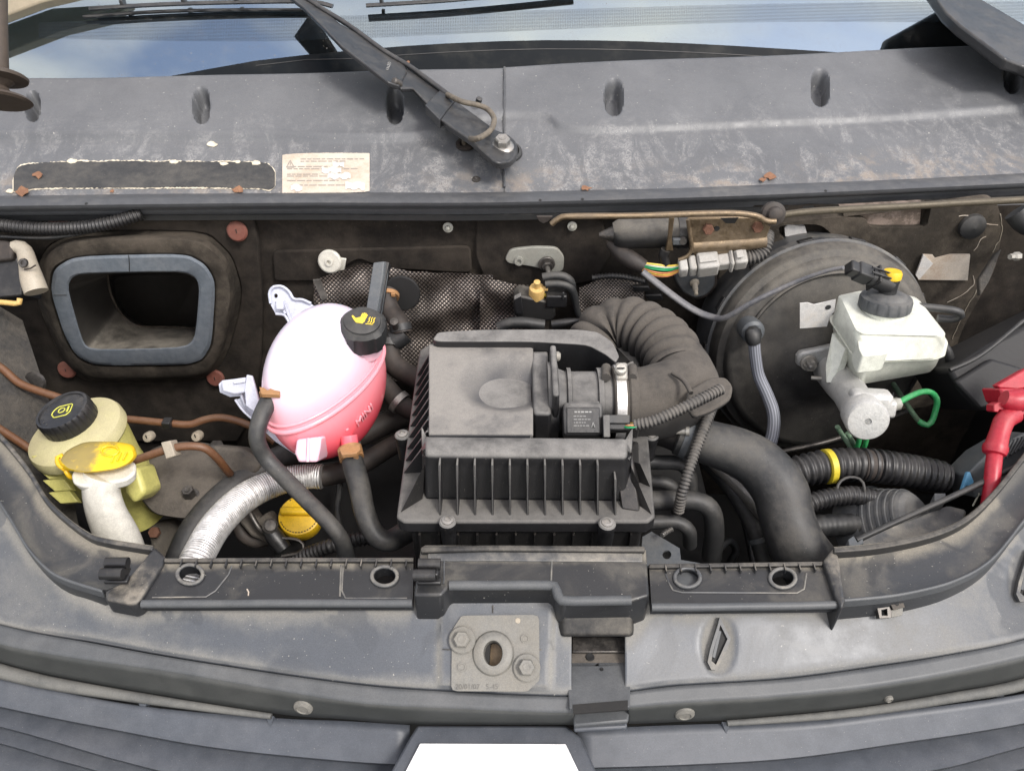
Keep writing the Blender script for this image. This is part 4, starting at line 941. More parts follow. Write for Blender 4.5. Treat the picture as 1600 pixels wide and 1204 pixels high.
ringloft('duct_tunnel', [yq(sc(gi2, 1.01), FY-.058), yq(sc(gi2, 1.02), FY-.02), yq(sc(back, 1.02), FY+.085), yq(back, FY+.10), yq(sc(back, .9, 260, 480), FY+.24)], M['ductin'], ad, n=100, capb=True, smooth=50)
hosew('tunnel_edge', yq([(168, 428), (171, 450), (176, 466), (188, 488), (203, 503), (220, 510), (260, 511), (306, 513)], FY+.084), .0022, M['felthump'], ad, segs=8)
hosew('gasket_joint', yq([(201, 399), (202, 412), (202, 424)], FY-.064), .0006, M['hosedark'], ad, segs=4); hosew('gasket_joint', yq([(84, 461), (104, 461)], FY-.064), .0006, M['hosedark'], ad, segs=4)
# ------------------------------------------------------------------ loom along the top left
t = thing('wiring_loom', 'black corrugated wiring loom under the scuttle at the top left of the bay', 'cable')
hose('loom_sleeve', [(-60, 346, FY-.05), (0, 352, FY-.05), (60, 357, FY-.05), (120, 356, FY-.05), (170, 349, FY-.045), (222, 334, FY-.03)], 9.5, M['corr'], t, lift=Y, corr=(.0052, .10, 'ridge'), segs=16)
hose('loom_cable', [(-60, 366, FY-.05), (10, 370, FY-.05), (80, 371, FY-.05), (140, 362, FY-.05), (180, 352, FY-.045), (215, 337, FY-.035)], 3, M['hose'], t, lift=Y, segs=8)
t = thing('relay_box', 'dark relay box with ivory elbow connector at the left edge under the loom', 'connector')
prism('box', [D(x, y, 1.14) for x, y in [(-40, 378), (14, 380), (26, 400), (36, 420), (34, 462), (-40, 470)]], FW*.05, M['black'], t, bevel=.003)
prism('box_lid', [D(x, y, 1.13) for x, y in [(-40, 372), (12, 376), (20, 386), (18, 406), (-40, 412)]], FW*.02, M['hosebrown'], t, bevel=.004)
hosew('elbow', [D(x, y, 1.14) for x, y in [(14, 390), (28, 386), (38, 392), (44, 412), (50, 436), (57, 456)]], [.009, .010, .011, .0125, .0155, .016], M['ivory'], t, segs=18)
lathe('elbow_screw', D(37, 411, 1.118), -FW, [(.007, 0), (.006, .003), (.003, .003), (.0025, .001), (0, .001)], M['steeldk'], t, segs=14)
hosew('elbow_seam', [D(x, y, 1.122) for x, y in [(38, 421), (46, 420), (56, 414)]], .0012, M['hosebrown'], t, segs=5)
hosew('holder_rod', [D(x, y, 1.13) for x, y in [(-40, 472), (0, 472), (28, 474), (31, 466)]], .004, M['ochre'], t, segs=8)

# ================================================================== POWER STEERING RESERVOIR
t = thing('steering_fluid_reservoir', 'yellowish round power steering fluid reservoir with black screw cap', 'reservoir')
rc = Z(117, 673, .955); rax = Vector((-.20, -.06, 1)).normalized(); s_ = S(rc)
Rl = 75*s_
lathe('lid', rc, rax, [(Rl*.96, -.016), (Rl, -.013), (Rl, -.004), (Rl*.965, .001), (Rl*.8, .004), (Rl*.5, .007), (0, .007)], M['creamtop'], t, segs=56)
lathe('body', rc, rax, [(Rl*.66, -.17), (Rl*.76, -.13), (Rl*.80, -.07), (Rl*.88, -.04), (Rl*.94, -.012), (0, -.010)], M['cream'], t, segs=48)
x_, y_, a_ = frame(rax)
for k in range(4):
    c = D(70+k*9, 722+k*19, 1.0+.004*k); prism('side_fin', [c+UP*.008-RT*.018, c+UP*.012+RT*.008, c+RT*.020-UP*.004, c-UP*.006-RT*.002], FW*.012-UP*.003, M['cream'], t, bevel=.001)
hosew('body_bead', [Z(x, y, .88) for x, y in ((88, 742), (100, 757), (120, 762), (140, 762))], .004, M['cream'], t, segs=8)
prism('body_boss', [D(x, y, .985) for x, y in [(190, 735), (214, 728), (228, 770), (208, 788), (194, 770)]], FW*.05, M['cream'], t, bevel=.006, bseg=3)
cc = rc+rax*.006+Vector((-.004, .010, 0)); Rc = 42*s_
cp = lathe('cap', cc, rax, [(Rc*.97, 0), (Rc, .003), (Rc, .021), (Rc*.95, .0245), (Rc*.86, .0245), (Rc*.84, .0225), (0, .0225)], M['black'], t, segs=216, mod=lambda a, k: 1-.035*max(0, math.cos(a*24))**3 if 1 <= k <= 2 else 1)
# print on the cap: a tank outline with a wheel
xv = (RT-rax*RT.dot(rax)).normalized(); xv = (xv*math.cos(R(8))+rax.cross(xv)*math.sin(R(8))).normalized(); yv = rax.cross(xv)
def capline(pts, w_=.0008, par=cp, o0=None, mat='symbolg', cyc=False, X=None, Yv=None):
    X = X or xv; Yv = Yv or yv; P = [o0+X*a+Yv*b for a, b in pts]
    if cyc: P.append(P[0])
    return hosew('cap_symbol', P, w_, M[mat], par, segs=5, smoothpath=False, step=.004)
co = cc+rax*.0228
capline([(-.013, -.004), (-.008, -.011), (.009, -.011), (.012, -.006), (.012, .009), (.004, .009), (-.008, .009), (-.013, .002)], o0=co, cyc=True)
capline([(-.001+.0045*math.cos(a), .0005+.0045*math.sin(a)) for a in np.linspace(0, 6.28, 15)], o0=co)
capline([(.0075, -.005), (.0075, .005)], .0013, o0=co)
for a in np.linspace(2.2, 4.1, 7): capline([(Rc*.70*math.cos(a), Rc*.70*math.sin(a)), (Rc*.78*math.cos(a), Rc*.78*math.sin(a))], .0005, o0=co, mat='hose')
for a in np.linspace(-.7, .9, 7): capline([(Rc*.70*math.cos(a), Rc*.70*math.sin(a)), (Rc*.78*math.cos(a), Rc*.78*math.sin(a))], .0005, o0=co, mat='hose')

# ================================================================== WASHER FILLER
t = thing('washer_filler', 'white washer bottle filler neck with grimy yellow cap in the left front corner', 'filler neck')
hose('neck', [(162, 742, .985), (158, 765, .97), (166, 800, .945), (184, 840, .91), (196, 880, .87), (205, 930, .80)], [33, 31, 33, 37, 38, 38], M['white'], t, segs=28, flat=.8)
colr = roundpoly([(110, 742), (118, 728), (200, 716), (213, 722), (212, 738), (196, 750), (130, 760), (113, 754)], .3, 4)
prism('neck_collar', zq(colr, .990), (0, 0, -.014), M['white'], t, bevel=.003, shrink=.9)
capo = roundpoly([(92, 722), (104, 704), (132, 690), (182, 690), (208, 695), (214, 712), (204, 724), (184, 733), (140, 739), (104, 734)], .3, 4)
def tilt(pts, z): return [Z(x, y, z+(x-150)*.00007) for x, y in pts]
def capmat():
    n = NT('grimy_yellow_cap'); p = n.sep(n.geo.outputs['Position']); a = n.noise(28, 7, .68); b = n.noise(140, 4, .6)
    x0 = Z(158, 710, 1.0).x
    worn = n.math('ADD', n.rng(n.math('ADD', p[0], n.math('MULTIPLY', n.math('SUBTRACT', a, .5), .09)), x0-.004, x0+.014, 0, 1), n.math('MULTIPLY', n.rng(b, .6, .7), .35), clamp=True)
    nz_ = n.sep(n.geo.outputs['Normal'])[2]; worn = n.math('MAXIMUM', worn, n.rng(nz_, .80, .55, 0, 1))
    n.set(col=n.mix(worn, n.mix(a, (.17, .13, .05), (.36, .27, .06)), n.mix(b, (.78, .55, .01), (.62, .38, .01))), rough=.5); n.bump(a, .2, .001); return n.m
cm = capmat()
V, F = ringloft_geo([tilt(sc(capo, .98, 152, 721), .983), tilt(sc(capo, 1.02, 152, 717), .994), tilt(sc(capo, 1.0, 152, 714), 1.002), tilt(sc(capo, .93, 152, 713), 1.0065), tilt(sc(capo, .5, 155, 712), 1.0085), tilt(sc(capo, .05, 155, 712), 1.0088)], n=60, capa=True, capb=True)
cp = fixn(build('cap', V, F, cm, t, smooth=55))
hosew('cap_relief', tilt([(172+14*math.cos(a), 704+8*math.sin(a)) for a in np.linspace(0, 6.0, 14)], 1.0092), .0012, M['yellow'], cp, segs=6)
for k in range(3): hosew('cap_relief', tilt([(174+k*9, 722-k*2), (180+k*9, 708-k)], 1.009), .0011, M['yellow'], cp, segs=6)
hosew('cap_strap', tilt([(100, 732), (92, 726), (89, 716), (97, 712)], .995)+[Z(104, 738, .985), Z(112, 746, .975)], .0028, M['yellow'], t, segs=8)

# ================================================================== BROWN PIPES
bp = 'brown plastic pipes on the left of the bay'
tag(hosew('brown_pipe', [D(x, y, 1.12) for x, y in [(-50, 545), (-5, 570), (12, 583), (28, 597), (50, 607), (90, 620), (130, 632)]], .0056, M['brownpipe'], segs=12), 'orange brown pipe sloping down to the steering reservoir from the left edge', 'pipe', bp)
t = thing('brown_pipe', 'wavy brown pipe passing under the intake duct with a black clip', 'pipe', bp)
hosew('pipe', [D(x, y, 1.12) for x, y in [(170, 652), (215, 656), (255, 660), (295, 663), (318, 656), (342, 652), (370, 657), (402, 670), (430, 690)]], .0054, M['brownpipe'], t, segs=12)
boxo('clip', D(262, 661, 1.115), .012, .014, .012, M['black'], t)
t = thing('brown_pipe', 'brown pipe curving over the grey cast cover with an ivory clip', 'pipe', bp)
hosew('pipe', [D(x, y, d) for x, y, d in [(195, 724, .99), (225, 714, .99), (258, 703, .99), (288, 697, .99), (318, 699, .995), (338, 714, 1.01), (355, 735, 1.04), (368, 752, 1.09), (384, 790, 1.12)]], .0052, M['brownpipe'], t, segs=12)
prism('clip', [D(x, y, .980) for x, y in [(251, 691), (266, 688), (274, 712), (259, 717)]], FW*.020, M['ivory'], t, bevel=.0012)
tag(hosew('brown_pipe', [D(x, y, 1.07) for x, y in [(-10, 664), (30, 690), (48, 702), (80, 722)]], .0055, M['brownpipe'], segs=12), 'short dark brown pipe tucked behind the steering reservoir at the far left', 'pipe', bp)
for x, y, l in ((231, 683, 'pale slotted screw under the wavy brown pipe, left one'), (307, 682, 'pale slotted screw under the wavy brown pipe, right one')):
    t = thing('slotted_screw', l, 'screw', 'pale slotted screws'); c = D(x, y, 1.13)
    lathe('head', c, (0, -.9, .45), [(.007, -.01), (.0075, 0), (.006, .003), (0, .0038)], M['ivory'], t, segs=18); boxo('slot', c+Vector((0, -.9, .45))*.0035, .0016, .001, .012, M['bay'], t)
tag(lathe('plug', D(55, 597, 1.15), (0, -.9, .4), [(.016, 0), (.014, .004), (0, .005)], M['steeldk']), 'dark round plug on the wall left of the intake duct bottom', 'plug')

# ================================================================== CAST COVER (strut top)
t = thing('strut_top_cover', 'dusty grey cast cover with hex bolt between washer filler and silver hose', 'cover')
cz = .862
cvo = roundpoly([(212, 770), (214, 722), (240, 698), (285, 688), (330, 692), (362, 712), (378, 742), (372, 770), (340, 800), (292, 812), (240, 804)], .3, 4)
ringloft('cover', [zq(sc(cvo, 1.0, 295, 755), cz-.03), zq(sc(cvo, 1.0, 295, 752), cz-.004), zq(sc(cvo, .97, 295, 750), cz+.002), zq(sc(cvo, .7, 295, 745), cz+.010), zq(sc(cvo, .4, 295, 740), cz+.012), zq(sc(cvo, .02, 295, 740), cz+.012)], M['castplate'], t, n=80, capb=True, smooth=50)
bolt('cover_bolt', Z(299, 777, cz+.006), (0, -.15, 1), .0085, .013, M['steeldk'], t, washer=.0125)
boxo('cover_slot', Z(320, 764, cz+.009), .013, .009, .002, M['bay'], t)
hosew('cover_bead', [Z(x, y, cz+.006) for x, y in [(276, 790), (284, 772), (300, 762), (318, 760)]], .003, M['castplate'], t, segs=8)
lathe('cover_nut', Z(338, 700, cz+.01), (0, -.2, 1), [(.012, -.01), (.012, .004), (.008, .006), (0, .007)], M['steeldk'], t, segs=6)
tag(prism('dark_bracket', [D(x, y, 1.06) for x, y in [(330, 696), (378, 700), (410, 720), (400, 740), (370, 748), (345, 725)]], FW*.03, M['castplate'], bevel=.005), 'dark cast bracket right of the grey cast cover', 'bracket')

# ================================================================== COOLANT TANK
t = thing('coolant_tank', 'white and pink egg shaped coolant expansion tank with black cap', 'coolant tank')
ct = Z(512, 596, .998); ST = S(ct)
th_ = R(-24)
ux = Vector((math.cos(th_), math.sin(th_), .20)).normalized(); uy = Vector((-math.sin(th_), math.cos(th_), 0)); uy = (uy-ux*uy.dot(ux)).normalized(); uz = ux.cross(uy)
SX, SY, SZ = .0575, .103, .100
def egg(u, v, k=1.0):           # u around, v from -pi/2 to pi/2
    cu, su, cv, sv_ = math.cos(u), math.sin(u), math.cos(v), math.sin(v)
    e = abs(cv)**.94
    return ct+ux*(SX*k*cu*e)+uy*(SY*k*su*e)+uz*(SZ*k*(abs(sv_)**1.0)*(1 if sv_ > 0 else -1))
def eggpart(name, v0, v1, mat, n=64, m=20, k=1.0):
    V = []; F = []
    for j in range(m+1):
        v = v0+(v1-v0)*j/m
        for i in range(n): V.append(egg(i/n*2*math.pi, v, k))
    for j in range(m):
        for i in range(n):
            a = j*n+i; b = j*n+(i+1) % n; F.append((a, b, b+n, a+n))
    return fixn(build(name, V, F, mat, t, smooth=70))
eggpart('upper_shell', 0.0, math.pi/2-.001, M['tanktop']); low = eggpart('lower_shell', -math.pi/2+.001, 0.0, M['tankbot'])
rg = [egg(i/72*2*math.pi, 0, 1.018) for i in range(73)]
V, F, uv = tube_geo(rg, .0036, segs=10, step=.004, cap=False, smoothpath=False, updir=tuple(uz)); build('seam_flange', V, F, M['tankseam'], t, smooth=70)
rg = [egg(i/72*2*math.pi, .08, 1.004) for i in range(73)]
V, F, uv = tube_geo(rg, .0022, segs=8, step=.004, cap=False, smoothpath=False, updir=tuple(uz)); build('seam_bead', V, F, M['tankseam'], t, smooth=70)
# raised MINI mark with strokes on the lower shell
def tnr(px, py):               # nearest point of the lower shell on a line of sight
    best = None
    for i in range(160):
        for j in range(28):
            u = i/160*2*math.pi; v = -j/28*1.3; p = egg(u, v)
            q = p-CAM; d = q.dot(FW); X = 800+FPX*q.dot(RT)/d; Yp = 602-FPX*q.dot(UP)/d
            if d > (ct-CAM).dot(FW): continue
            e = (X-px)**2+(Yp-py)**2
            if best is None or e < best[0]: best = (e, p)
    p = best[1]; l = p-ct
    n = (ux*(l.dot(ux)/SX**2)+uy*(l.dot(uy)/SY**2)+uz*(l.dot(uz)/SZ**2)).normalized(); return p, n
mA, nA = tnr(556, 662); mB, nB = tnr(577, 642)
textmesh('level_mark', 'MINI', mA+nA*.0012-uz*.004, mB-mA, (nA+nB).normalized(), .017, M['tankseam'], low, ext=.0012)
mC, nC = tnr(540, 676); textmesh('level_mark', '-', mC+nC*.001, mB-mA, nC, .018, M['tankseam'], low, ext=.001)
for x, y in ():
    p, n = tnr(x, y+14); hosew('level_stroke', [p+n*.0008-uz*.006, p+n*.0008+uz*.006], .0012, M['tankseam'], low, segs=6)
# cap
ca = Vector((.10, -.20, 1)).normalized(); cb_ = Z(568, 528, 1.052); CR = 35*S(cb_)
lathe('neck', cb_-ca*.02, ca, [(CR*.85, 0), (CR*.85, .02)], M['tanktop'], t)
cp = lathe('cap', cb_, ca, [(CR*.9, -.004), (CR*1.02, 0), (CR*1.04, .008), (CR, .026), (CR*.86, .031), (CR*.80, .031), (CR*.78, .033), (CR*.66, .0345), (0, .035)], M['hosedark'], t, segs=80, mod=lambda a, k: (1+.055*(1 if math.cos(a*5+.4) > .5 else 0)) if 1 <= k <= 3 else 1)
cX = (RT-ca*RT.dot(ca)).normalized(); cX = (cX*math.cos(R(-8))+ca.cross(cX)*math.sin(R(-8))); cY = ca.cross(cX); co = cb_+ca*.0355
def hand(pts): prism('cap_symbol', [co+cX*a+cY*b for a, b in pts], -ca*.0008, M['symbol'], cp)
hand([(-.006, -.007), (.002, -.007), (.004, -.003), (.004, .003), (-.003, .003), (-.008, .000), (-.013, .004), (-.014, .002), (-.009, -.004)])
for k, (a, b) in enumerate([(-.0015, .010), (.0005, .0112), (.0025, .0108), (.0043, .009)]): hand([(-.003+k*.002, .003), (a-.001, b), (a+.0006, b), (-.0015+k*.002, .003)])
for x in (.0075, .0105, .0135): hand([(x, -.004), (x+.0012, -.001), (x, .003), (x+.001, .006), (x+.002, .006), (x+.0012, .003), (x+.0024, -.001), (x+.0012, -.004)])
hand([(.006, -.007), (.015, -.006), (.015, -.0050), (.006, -.006)])
# brackets
def plate_d(name, pts, d, th, par, bevel=.0012, holes=()):
    return prism(name, [D(x, y, d) for x, y in pts], FW*th, M['bracketw'], par, bevel=bevel if not holes else 0, holes=[[D(x, y, d) for x, y in h] for h in holes])
ub = plate_d('upper_bracket', [(421, 457), (424, 450), (432, 446), (440, 447), (452, 456), (459, 468), (470, 467), (482, 472), (494, 480), (508, 500), (470, 522), (457, 514), (445, 493), (431, 491), (423, 476)], 1.066, .004, t, holes=[ellpx(431, 462, 3.2, 3.6, 12)])
for a in ([(423, 474), (421, 458), (426, 449), (434, 447), (442, 448), (452, 456), (459, 467), (472, 468), (486, 474)], [(431, 490), (444, 492), (450, 500), (456, 513)], [(432, 470), (440, 478), (446, 490)], [(444, 474), (452, 494), (460, 510)]):
    hosew('bracket_rib', [D(x, y, 1.063) for x, y in a], .0021, M['bracketw'], ub, segs=6, step=.004)
boxo('bracket_catch', D(438, 477, 1.058), .010, .008, .012, M['bracketw'], ub, axes=(RT, FW, UP))
lb_ = plate_d('lower_bracket', [(341, 600), (346, 595), (364, 594), (386, 590), (396, 592), (404, 620), (418, 676), (400, 660), (380, 642), (368, 624), (375, 622), (375, 619), (359, 620), (343, 613)], 1.024, .004, t)
plate_d('bracket_box', [(345, 594), (364, 592), (384, 589), (387, 612), (366, 616), (347, 611)], 1.008, .014, lb_, .002)
plate_d('bracket_fin', [(385, 585), (394, 587), (407, 634), (410, 652), (384, 634), (382, 610)], 1.004, .005, lb_, .0012)
plate_d('bracket_lip', [(364, 596), (382, 593), (383, 597), (365, 600)], 1.0045, .003, lb_, .0008)
for a in ([(368, 624), (380, 641), (400, 659), (416, 675)], [(384, 632), (398, 640), (408, 652)], [(376, 606), (378, 620), (384, 634)]): hosew('bracket_rib', [D(x, y, 1.019) for x, y in a], .0019, M['bracketw'], lb_, segs=6)
plate_d('bracket_web', [(380, 642), (420, 650), (470, 694), (464, 712), (430, 690)], 1.034, .005, t)
tabz = .965
prism('front_tab', [D(x, y, .962) for x, y in [(463, 686), (502, 682), (500, 700), (496, 722), (466, 722), (460, 708)]], FW*.05, M['tanktab'], t, bevel=.003)
hosew('tab_rib', [D(482, 684, .961), D(481, 704, .961), D(481, 721, .961)], .002, M['tanktab'], t, segs=6)
hosew('side_nipple', [D(x, y, 1.005) for x, y in ((440, 608), (424, 612))], .010, M['tanktop'], t); hosew('lower_nipple', [D(x, y, 1.01) for x, y in ((545, 680), (548, 704))], .011, M['tankbot'], t)

# ================================================================== HOSES round the tank
def clampring(par, p, ax, r, w_, mat='clampor', ear=True):
    a = Vector(ax).normalized(); x, y, _ = frame(a)
    c = lathe('clamp', Vector(p)-a*w_/2, a, [(r, 0), (r*1.06, 0), (r*1.06, w_), (r, w_)], M[mat], par, segs=28)
    if ear:
        for k in (-1, 1):
            e = Vector(p)+(-FW*.8+RT*.5*k).normalized()*r*1.15
            boxo('clamp_ear', e, .006, .004, w_*.9, M[mat], c, bevel=.0006)
    return c
t = thing('coolant_hose', 'thin black hose snaking from an orange clamp on the tank down to the front', 'hose', 'coolant hoses')
P = [(428, 613, 1.035), (416, 634, 1.030), (405, 660, 1.022), (402, 688, 1.005), (416, 716, .980), (446, 748, .962), (482, 784, .95), (515, 818, .94), (534, 845, .92), (542, 880, .88), (546, 940, .80)]
hose('hose', P, [14, 14, 13.5, 13, 13, 13, 13, 13, 13, 13.5, 14], M['hose'], t, segs=20)
clampring(t, Z(425, 617, 1.034), Z(428, 612, 1.035)-Z(416, 634, 1.030), 15.5*S(Z(425, 614, 1.03)), .013)
prism('clamp_tab', [Z(x, y, 1.05) for x, y in [(405, 604), (412, 605), (418, 609), (424, 606), (432, 609), (439, 606), (436, 616), (408, 615)]], (0, 0, -.006), M['clampor'], t, bevel=.0006)
t = thing('coolant_hose', 'thick black hose hanging from an orange clamp at the bottom of the pink tank', 'hose', 'coolant hoses')
P = [(546, 702, .965), (553, 728, .955), (562, 762, .945), (570, 800, .935), (584, 832, .92), (606, 845, .91), (640, 828, .90), (690, 800, .89)]
hose('hose', P, [16, 17, 17, 16.5, 16.5, 17, 18, 18], M['hose'], t, segs=22)
clampring(t, Z(548, 708, .965), Z(546, 700, .965)-Z(553, 730, .955), 18*S(Z(548, 708, .965)), .015)
prism('clamp_tab', [Z(x, y, .985) for x, y in [(530, 700), (536, 697), (545, 694), (552, 696), (562, 693), (563, 702), (556, 708), (534, 710)]], (0, 0, -.006), M['clampor'], t, bevel=.0006)
t = thing('silver_duct', 'silver foil corrugated duct curving down to the front left', 'duct')
P = [(284, 940, .90), (300, 890, .925), (313, 862, .928), (340, 818, .918), (384, 776, .908), (436, 752, .902), (480, 744, .90), (504, 744, .90)]
hose('foil_tube', P, [24, 24.5, 24.5, 24, 22.5, 20.5, 19.5, 19.5], M['foil'], t, corr=(.0031, .022, 'sin'), segs=36)
t = tag(hose('grey_hose', [(262, 930, .80), (278, 878, .84), (300, 830, .86), (340, 782, .87), (392, 742, .875), (450, 712, .875), (500, 702, .87), (560, 696, .86)], 21, M['hosedark'], segs=22), 'dark grey hose running along the left side of the silver foil duct', 'hose')
tag(hose('dark_hose', [(498, 744, .895), (530, 738, .89), (570, 722, .885), (610, 698, .88), (650, 680, .88)], [17, 17, 16, 15, 15], M['hosebrown'], segs=20), 'brown black hose continuing from the silver duct to the airbox', 'hose')
tag(hose('dark_hose', [(540, 690, .86), (580, 672, .87), (615, 657, .87), (660, 640, .87)], [18, 18, 18, 18], M['hosebrown'], segs=20), 'thick brownish hose passing behind the pink tank into the airbox left side', 'hose')
t = thing('corrugated_loom', 'black corrugated loom lying low between the two hoses at the front', 'cable')
hose('loom_sleeve', [(440, 885, .80), (480, 866, .83), (520, 852, .85), (560, 842, .85), (590, 838, .85)], 11, M['corr'], t, corr=(.0062, .10, 'ridge'), segs=18)
tag(hose('thin_cable', [(532, 740, .85), (530, 770, .84), (527, 800, .83), (533, 830, .82)], 5, M['hose'], segs=10), 'thin grey cable hanging between the two coolant hoses', 'cable')
# oil cap
t = thing('oil_filler_cap', 'round yellow oil filler cap low beside the silver duct', 'oil cap')
oc = Z(469, 806, .845); oa = Vector((.04, -.34, 1)).normalized(); OR = 34*S(oc)
lathe('cap', oc, oa, [(OR*.92, -.02), (OR*.98, -.012), (OR, -.008), (OR, 0), (OR*.95, .004), (OR*.8, .0055), (0, .006)], M['yellow'], t, segs=56)
ox = (RT-oa*RT.dot(oa)).normalized(); oy = oa.cross(ox)
V, F = box_geo(oc+oa*.008+oy*.003, OR*1.75, .011, .013, (ox, oy, oa)); build('grip_bar', V, F, M['yellow'], t, bevel=.004, bseg=3)
for a in list(np.linspace(3.6, 5.9, 16))+list(np.linspace(1.3, 2.2, 5)):
    p = oc+oa*.0058+ox*(OR*.86*math.cos(a))+oy*(OR*.86*math.sin(a)); boxo('cap_print', p, .0022, .0012, .0008, M['hosebrown'], t, axes=(Vector(ox*(-math.sin(a))+oy*math.cos(a)), Vector(ox*math.cos(a)+oy*math.sin(a)), oa), bevel=0)
# dark engine pieces low in the bay
t = thing('engine_block', 'dark engine castings deep in the bay below the hoses', 'engine')
boxo('rocker_cover', (-.02, .02, .72), .62, .30, .15, M['bay'], t, bevel=.02)
prism('cast_arm', [D(x, y, 1.06) for x, y in [(372, 800), (388, 790), (402, 812), (416, 800), (428, 812), (440, 838), (420, 850), (392, 838), (372, 815)]], FW*.03, M['castplate'], t, bevel=.004)
hosew('cast_rib', [D(x, y, 1.045) for x, y in [(390, 800), (405, 825), (424, 838)]], .004, M['steeldk'], t, segs=8)
lathe('sensor', D(422, 822, 1.03), (.3, -.5, .8), [(.010, -.02), (.010, .004), (.007, .006), (.007, .010), (0, .012)], M['steeldk'], t, segs=18)
hosew('sensor_body', [D(x, y, 1.035) for x, y in [(420, 826), (432, 842), (444, 858)]], [.010, .012, .010], M['black'], t, segs=14)
hosew('sensor_wire', [D(x, y, 1.03) for x, y in [(438, 840), (462, 842), (474, 850), (470, 862), (440, 868)]], .0022, M['steeldk'], t, segs=6)
hosew('low_pipe', [D(x, y, 1.08) for x, y in [(370, 812), (380, 836), (400, 846), (420, 842)]], .009, M['hosebrown'], t, segs=12)
prism('block_flange', [D(x, y, 1.12) for x, y in [(228, 820), (262, 812), (290, 830), (284, 880), (240, 880)]], FW*.03, M['castplate'], t, bevel=.006)
lathe('block_bolt', D(243, 832, 1.10), (0, -.5, .8), [(.008, 0), (.008, .006), (0, .008)], M['rust'], t, segs=6)

# ================================================================== HEAT SHIELD and hoses behind the tank
hs = thing('heat_shield', 'crumpled perforated metal heat shield behind the coolant tank', 'heat shield')
def shield(name, top, bot, x0, x1, y0, amp, seed, cell=6.5):
    s_ = Surf([(top, lambda a, b: Y(a, b, y0)), (bot, lambda a, b: Y(a, b, y0-.02))])
    o = s_.mesh(name, list(np.linspace(x0, x1, 60)), [40], M['mesh'], hs, h=lambda x, y: amp*(noise.noise(Vector((x/30, y/34, seed)))+.5*math.sin(y/11+x/34)), smooth=80)
    l = o.data.uv_layers[0]; nv = len(o.data.loops); vi = np.zeros(nv, dtype=np.int32); o.data.loops.foreach_get('vertex_index', vi)
    co = np.zeros(len(o.data.vertices)*3); o.data.vertices.foreach_get('co', co); co = co.reshape(-1, 3)
    q = co-np.array(CAM); d = q@np.array(FW); X = 800+FPX*(q@np.array(RT))/d; Yp = 602-FPX*(q@np.array(UP))/d
    U = np.stack([(X+Yp*.9)/cell, (X-Yp*1.1)/cell], 1); l.data.foreach_set('uv', U[vi].astype(np.float32).ravel()); return o
shield('shield_sheet', ip([488, 560, 600, 680, 770], [438, 416, 418, 424, 432]), ip([488, 520, 640, 770], [462, 560, 600, 600]), 489, 770, .30, .009, 1)
shield('shield_sheet', ip([748, 790, 830], [434, 440, 446]), ip([748, 800, 830], [600, 580, 560]), 750, 826, .285, .007, 5)
shield('shield_sheet', ip([900, 940, 1010], [452, 438, 436]), ip([900, 940, 1010], [520, 520, 500]), 905, 1006, .30, .006, 9, 5.5)
prism('shield_hem', yq([(489, 438), (500, 437), (512, 466), (503, 470)], .286), (0, .003, 0), M['steel'], hs)
t = thing('support_strap', 'black flat support strap standing behind the coolant tank cap', 'bracket')
prism('strap', [D(x, y, 1.075) for x, y in [(583, 410), (600, 408), (598, 430), (588, 492), (570, 492)]], FW*.012+RT*.006, M['bluemetal'], t, bevel=.0015)
prism('strap_flange', [D(x, y, 1.08) for x, y in [(600, 408), (608, 410), (604, 430), (594, 494), (588, 492)]], FW*.02, M['black'], t, bevel=.001)
t = thing('heater_hose', 'brown heater hose dropping from a hole in the shield beside the tank cap', 'hose', 'heater hoses')
hose('hose', [(607, 455, .27), (605, 470, .255), (612, 488, .24), (624, 505, .22), (628, 520, .21)], 15, M['hosebrown'], t, lift=Y, segs=20)
clampring(t, Y(607, 462, .262), Y(607, 455, .27)-Y(606, 470, .255), 16*S(Y(607, 462, .262)), .006)
clampring(t, Y(626, 512, .215), Y(624, 505, .22)-Y(628, 522, .21), 16.5*S(Y(626, 512, .215)), .010, 'hosedark', False)
lathe('shield_hole', Y(628, 458, .275), (0, -1, .2), [(.028, 0), (.026, .003), (0, .003)], M['bay'], t)
t = thing('heater_hose', 'brown hose curving from the black joint beside the tank down to the airbox', 'hose', 'heater hoses')
hose('hose', [(612, 524, .22), (608, 545, .20), (614, 566, .185), (632, 582, .17), (664, 596, .15)], [15, 16, 17, 17, 17], M['hosebrown'], t, lift=Y, segs=20)
hose('joint', [(632, 520, .215), (622, 528, .21), (612, 534, .205)], [17, 17, 16], M['hosedark'], t, lift=Y, segs=18)
clampring(t, Y(609, 536, .205), Y(609, 528, .21)-Y(608, 548, .195), 17*S(Y(609, 536, .205)), .010, 'hose', False)
lathe('joint_bolt', Y(617, 507, .20), (0, -.5, 1), [(.005, -.01), (.005, .006), (.006, .006), (.006, .010), (0, .011)], M['steeldk'], t, segs=12)
t = thing('heater_hose', 'short brown hose with a worm clamp between pink tank and airbox', 'hose', 'heater hoses')
hose('hose', [(585, 586, .16), (604, 606, .145), (620, 624, .13), (640, 640, .115), (670, 650, .10)], [16, 16, 16, 15, 15], M['hosebrown'], t, lift=Y, segs=20)
clampring(t, Y(624, 628, .125), Y(612, 616, .135)-Y(634, 636, .12), 18*S(Y(624, 628, .125)), .009, 'steel', False)
tag(hose('corrugated_sleeve', [(572, 650, .14), (600, 648, .14), (640, 646, .14)], 6, M['corr'], lift=Y, corr=(.006, .12, 'ridge'), segs=12), 'thin black corrugated sleeve just under the worm clamp hose', 'cable')

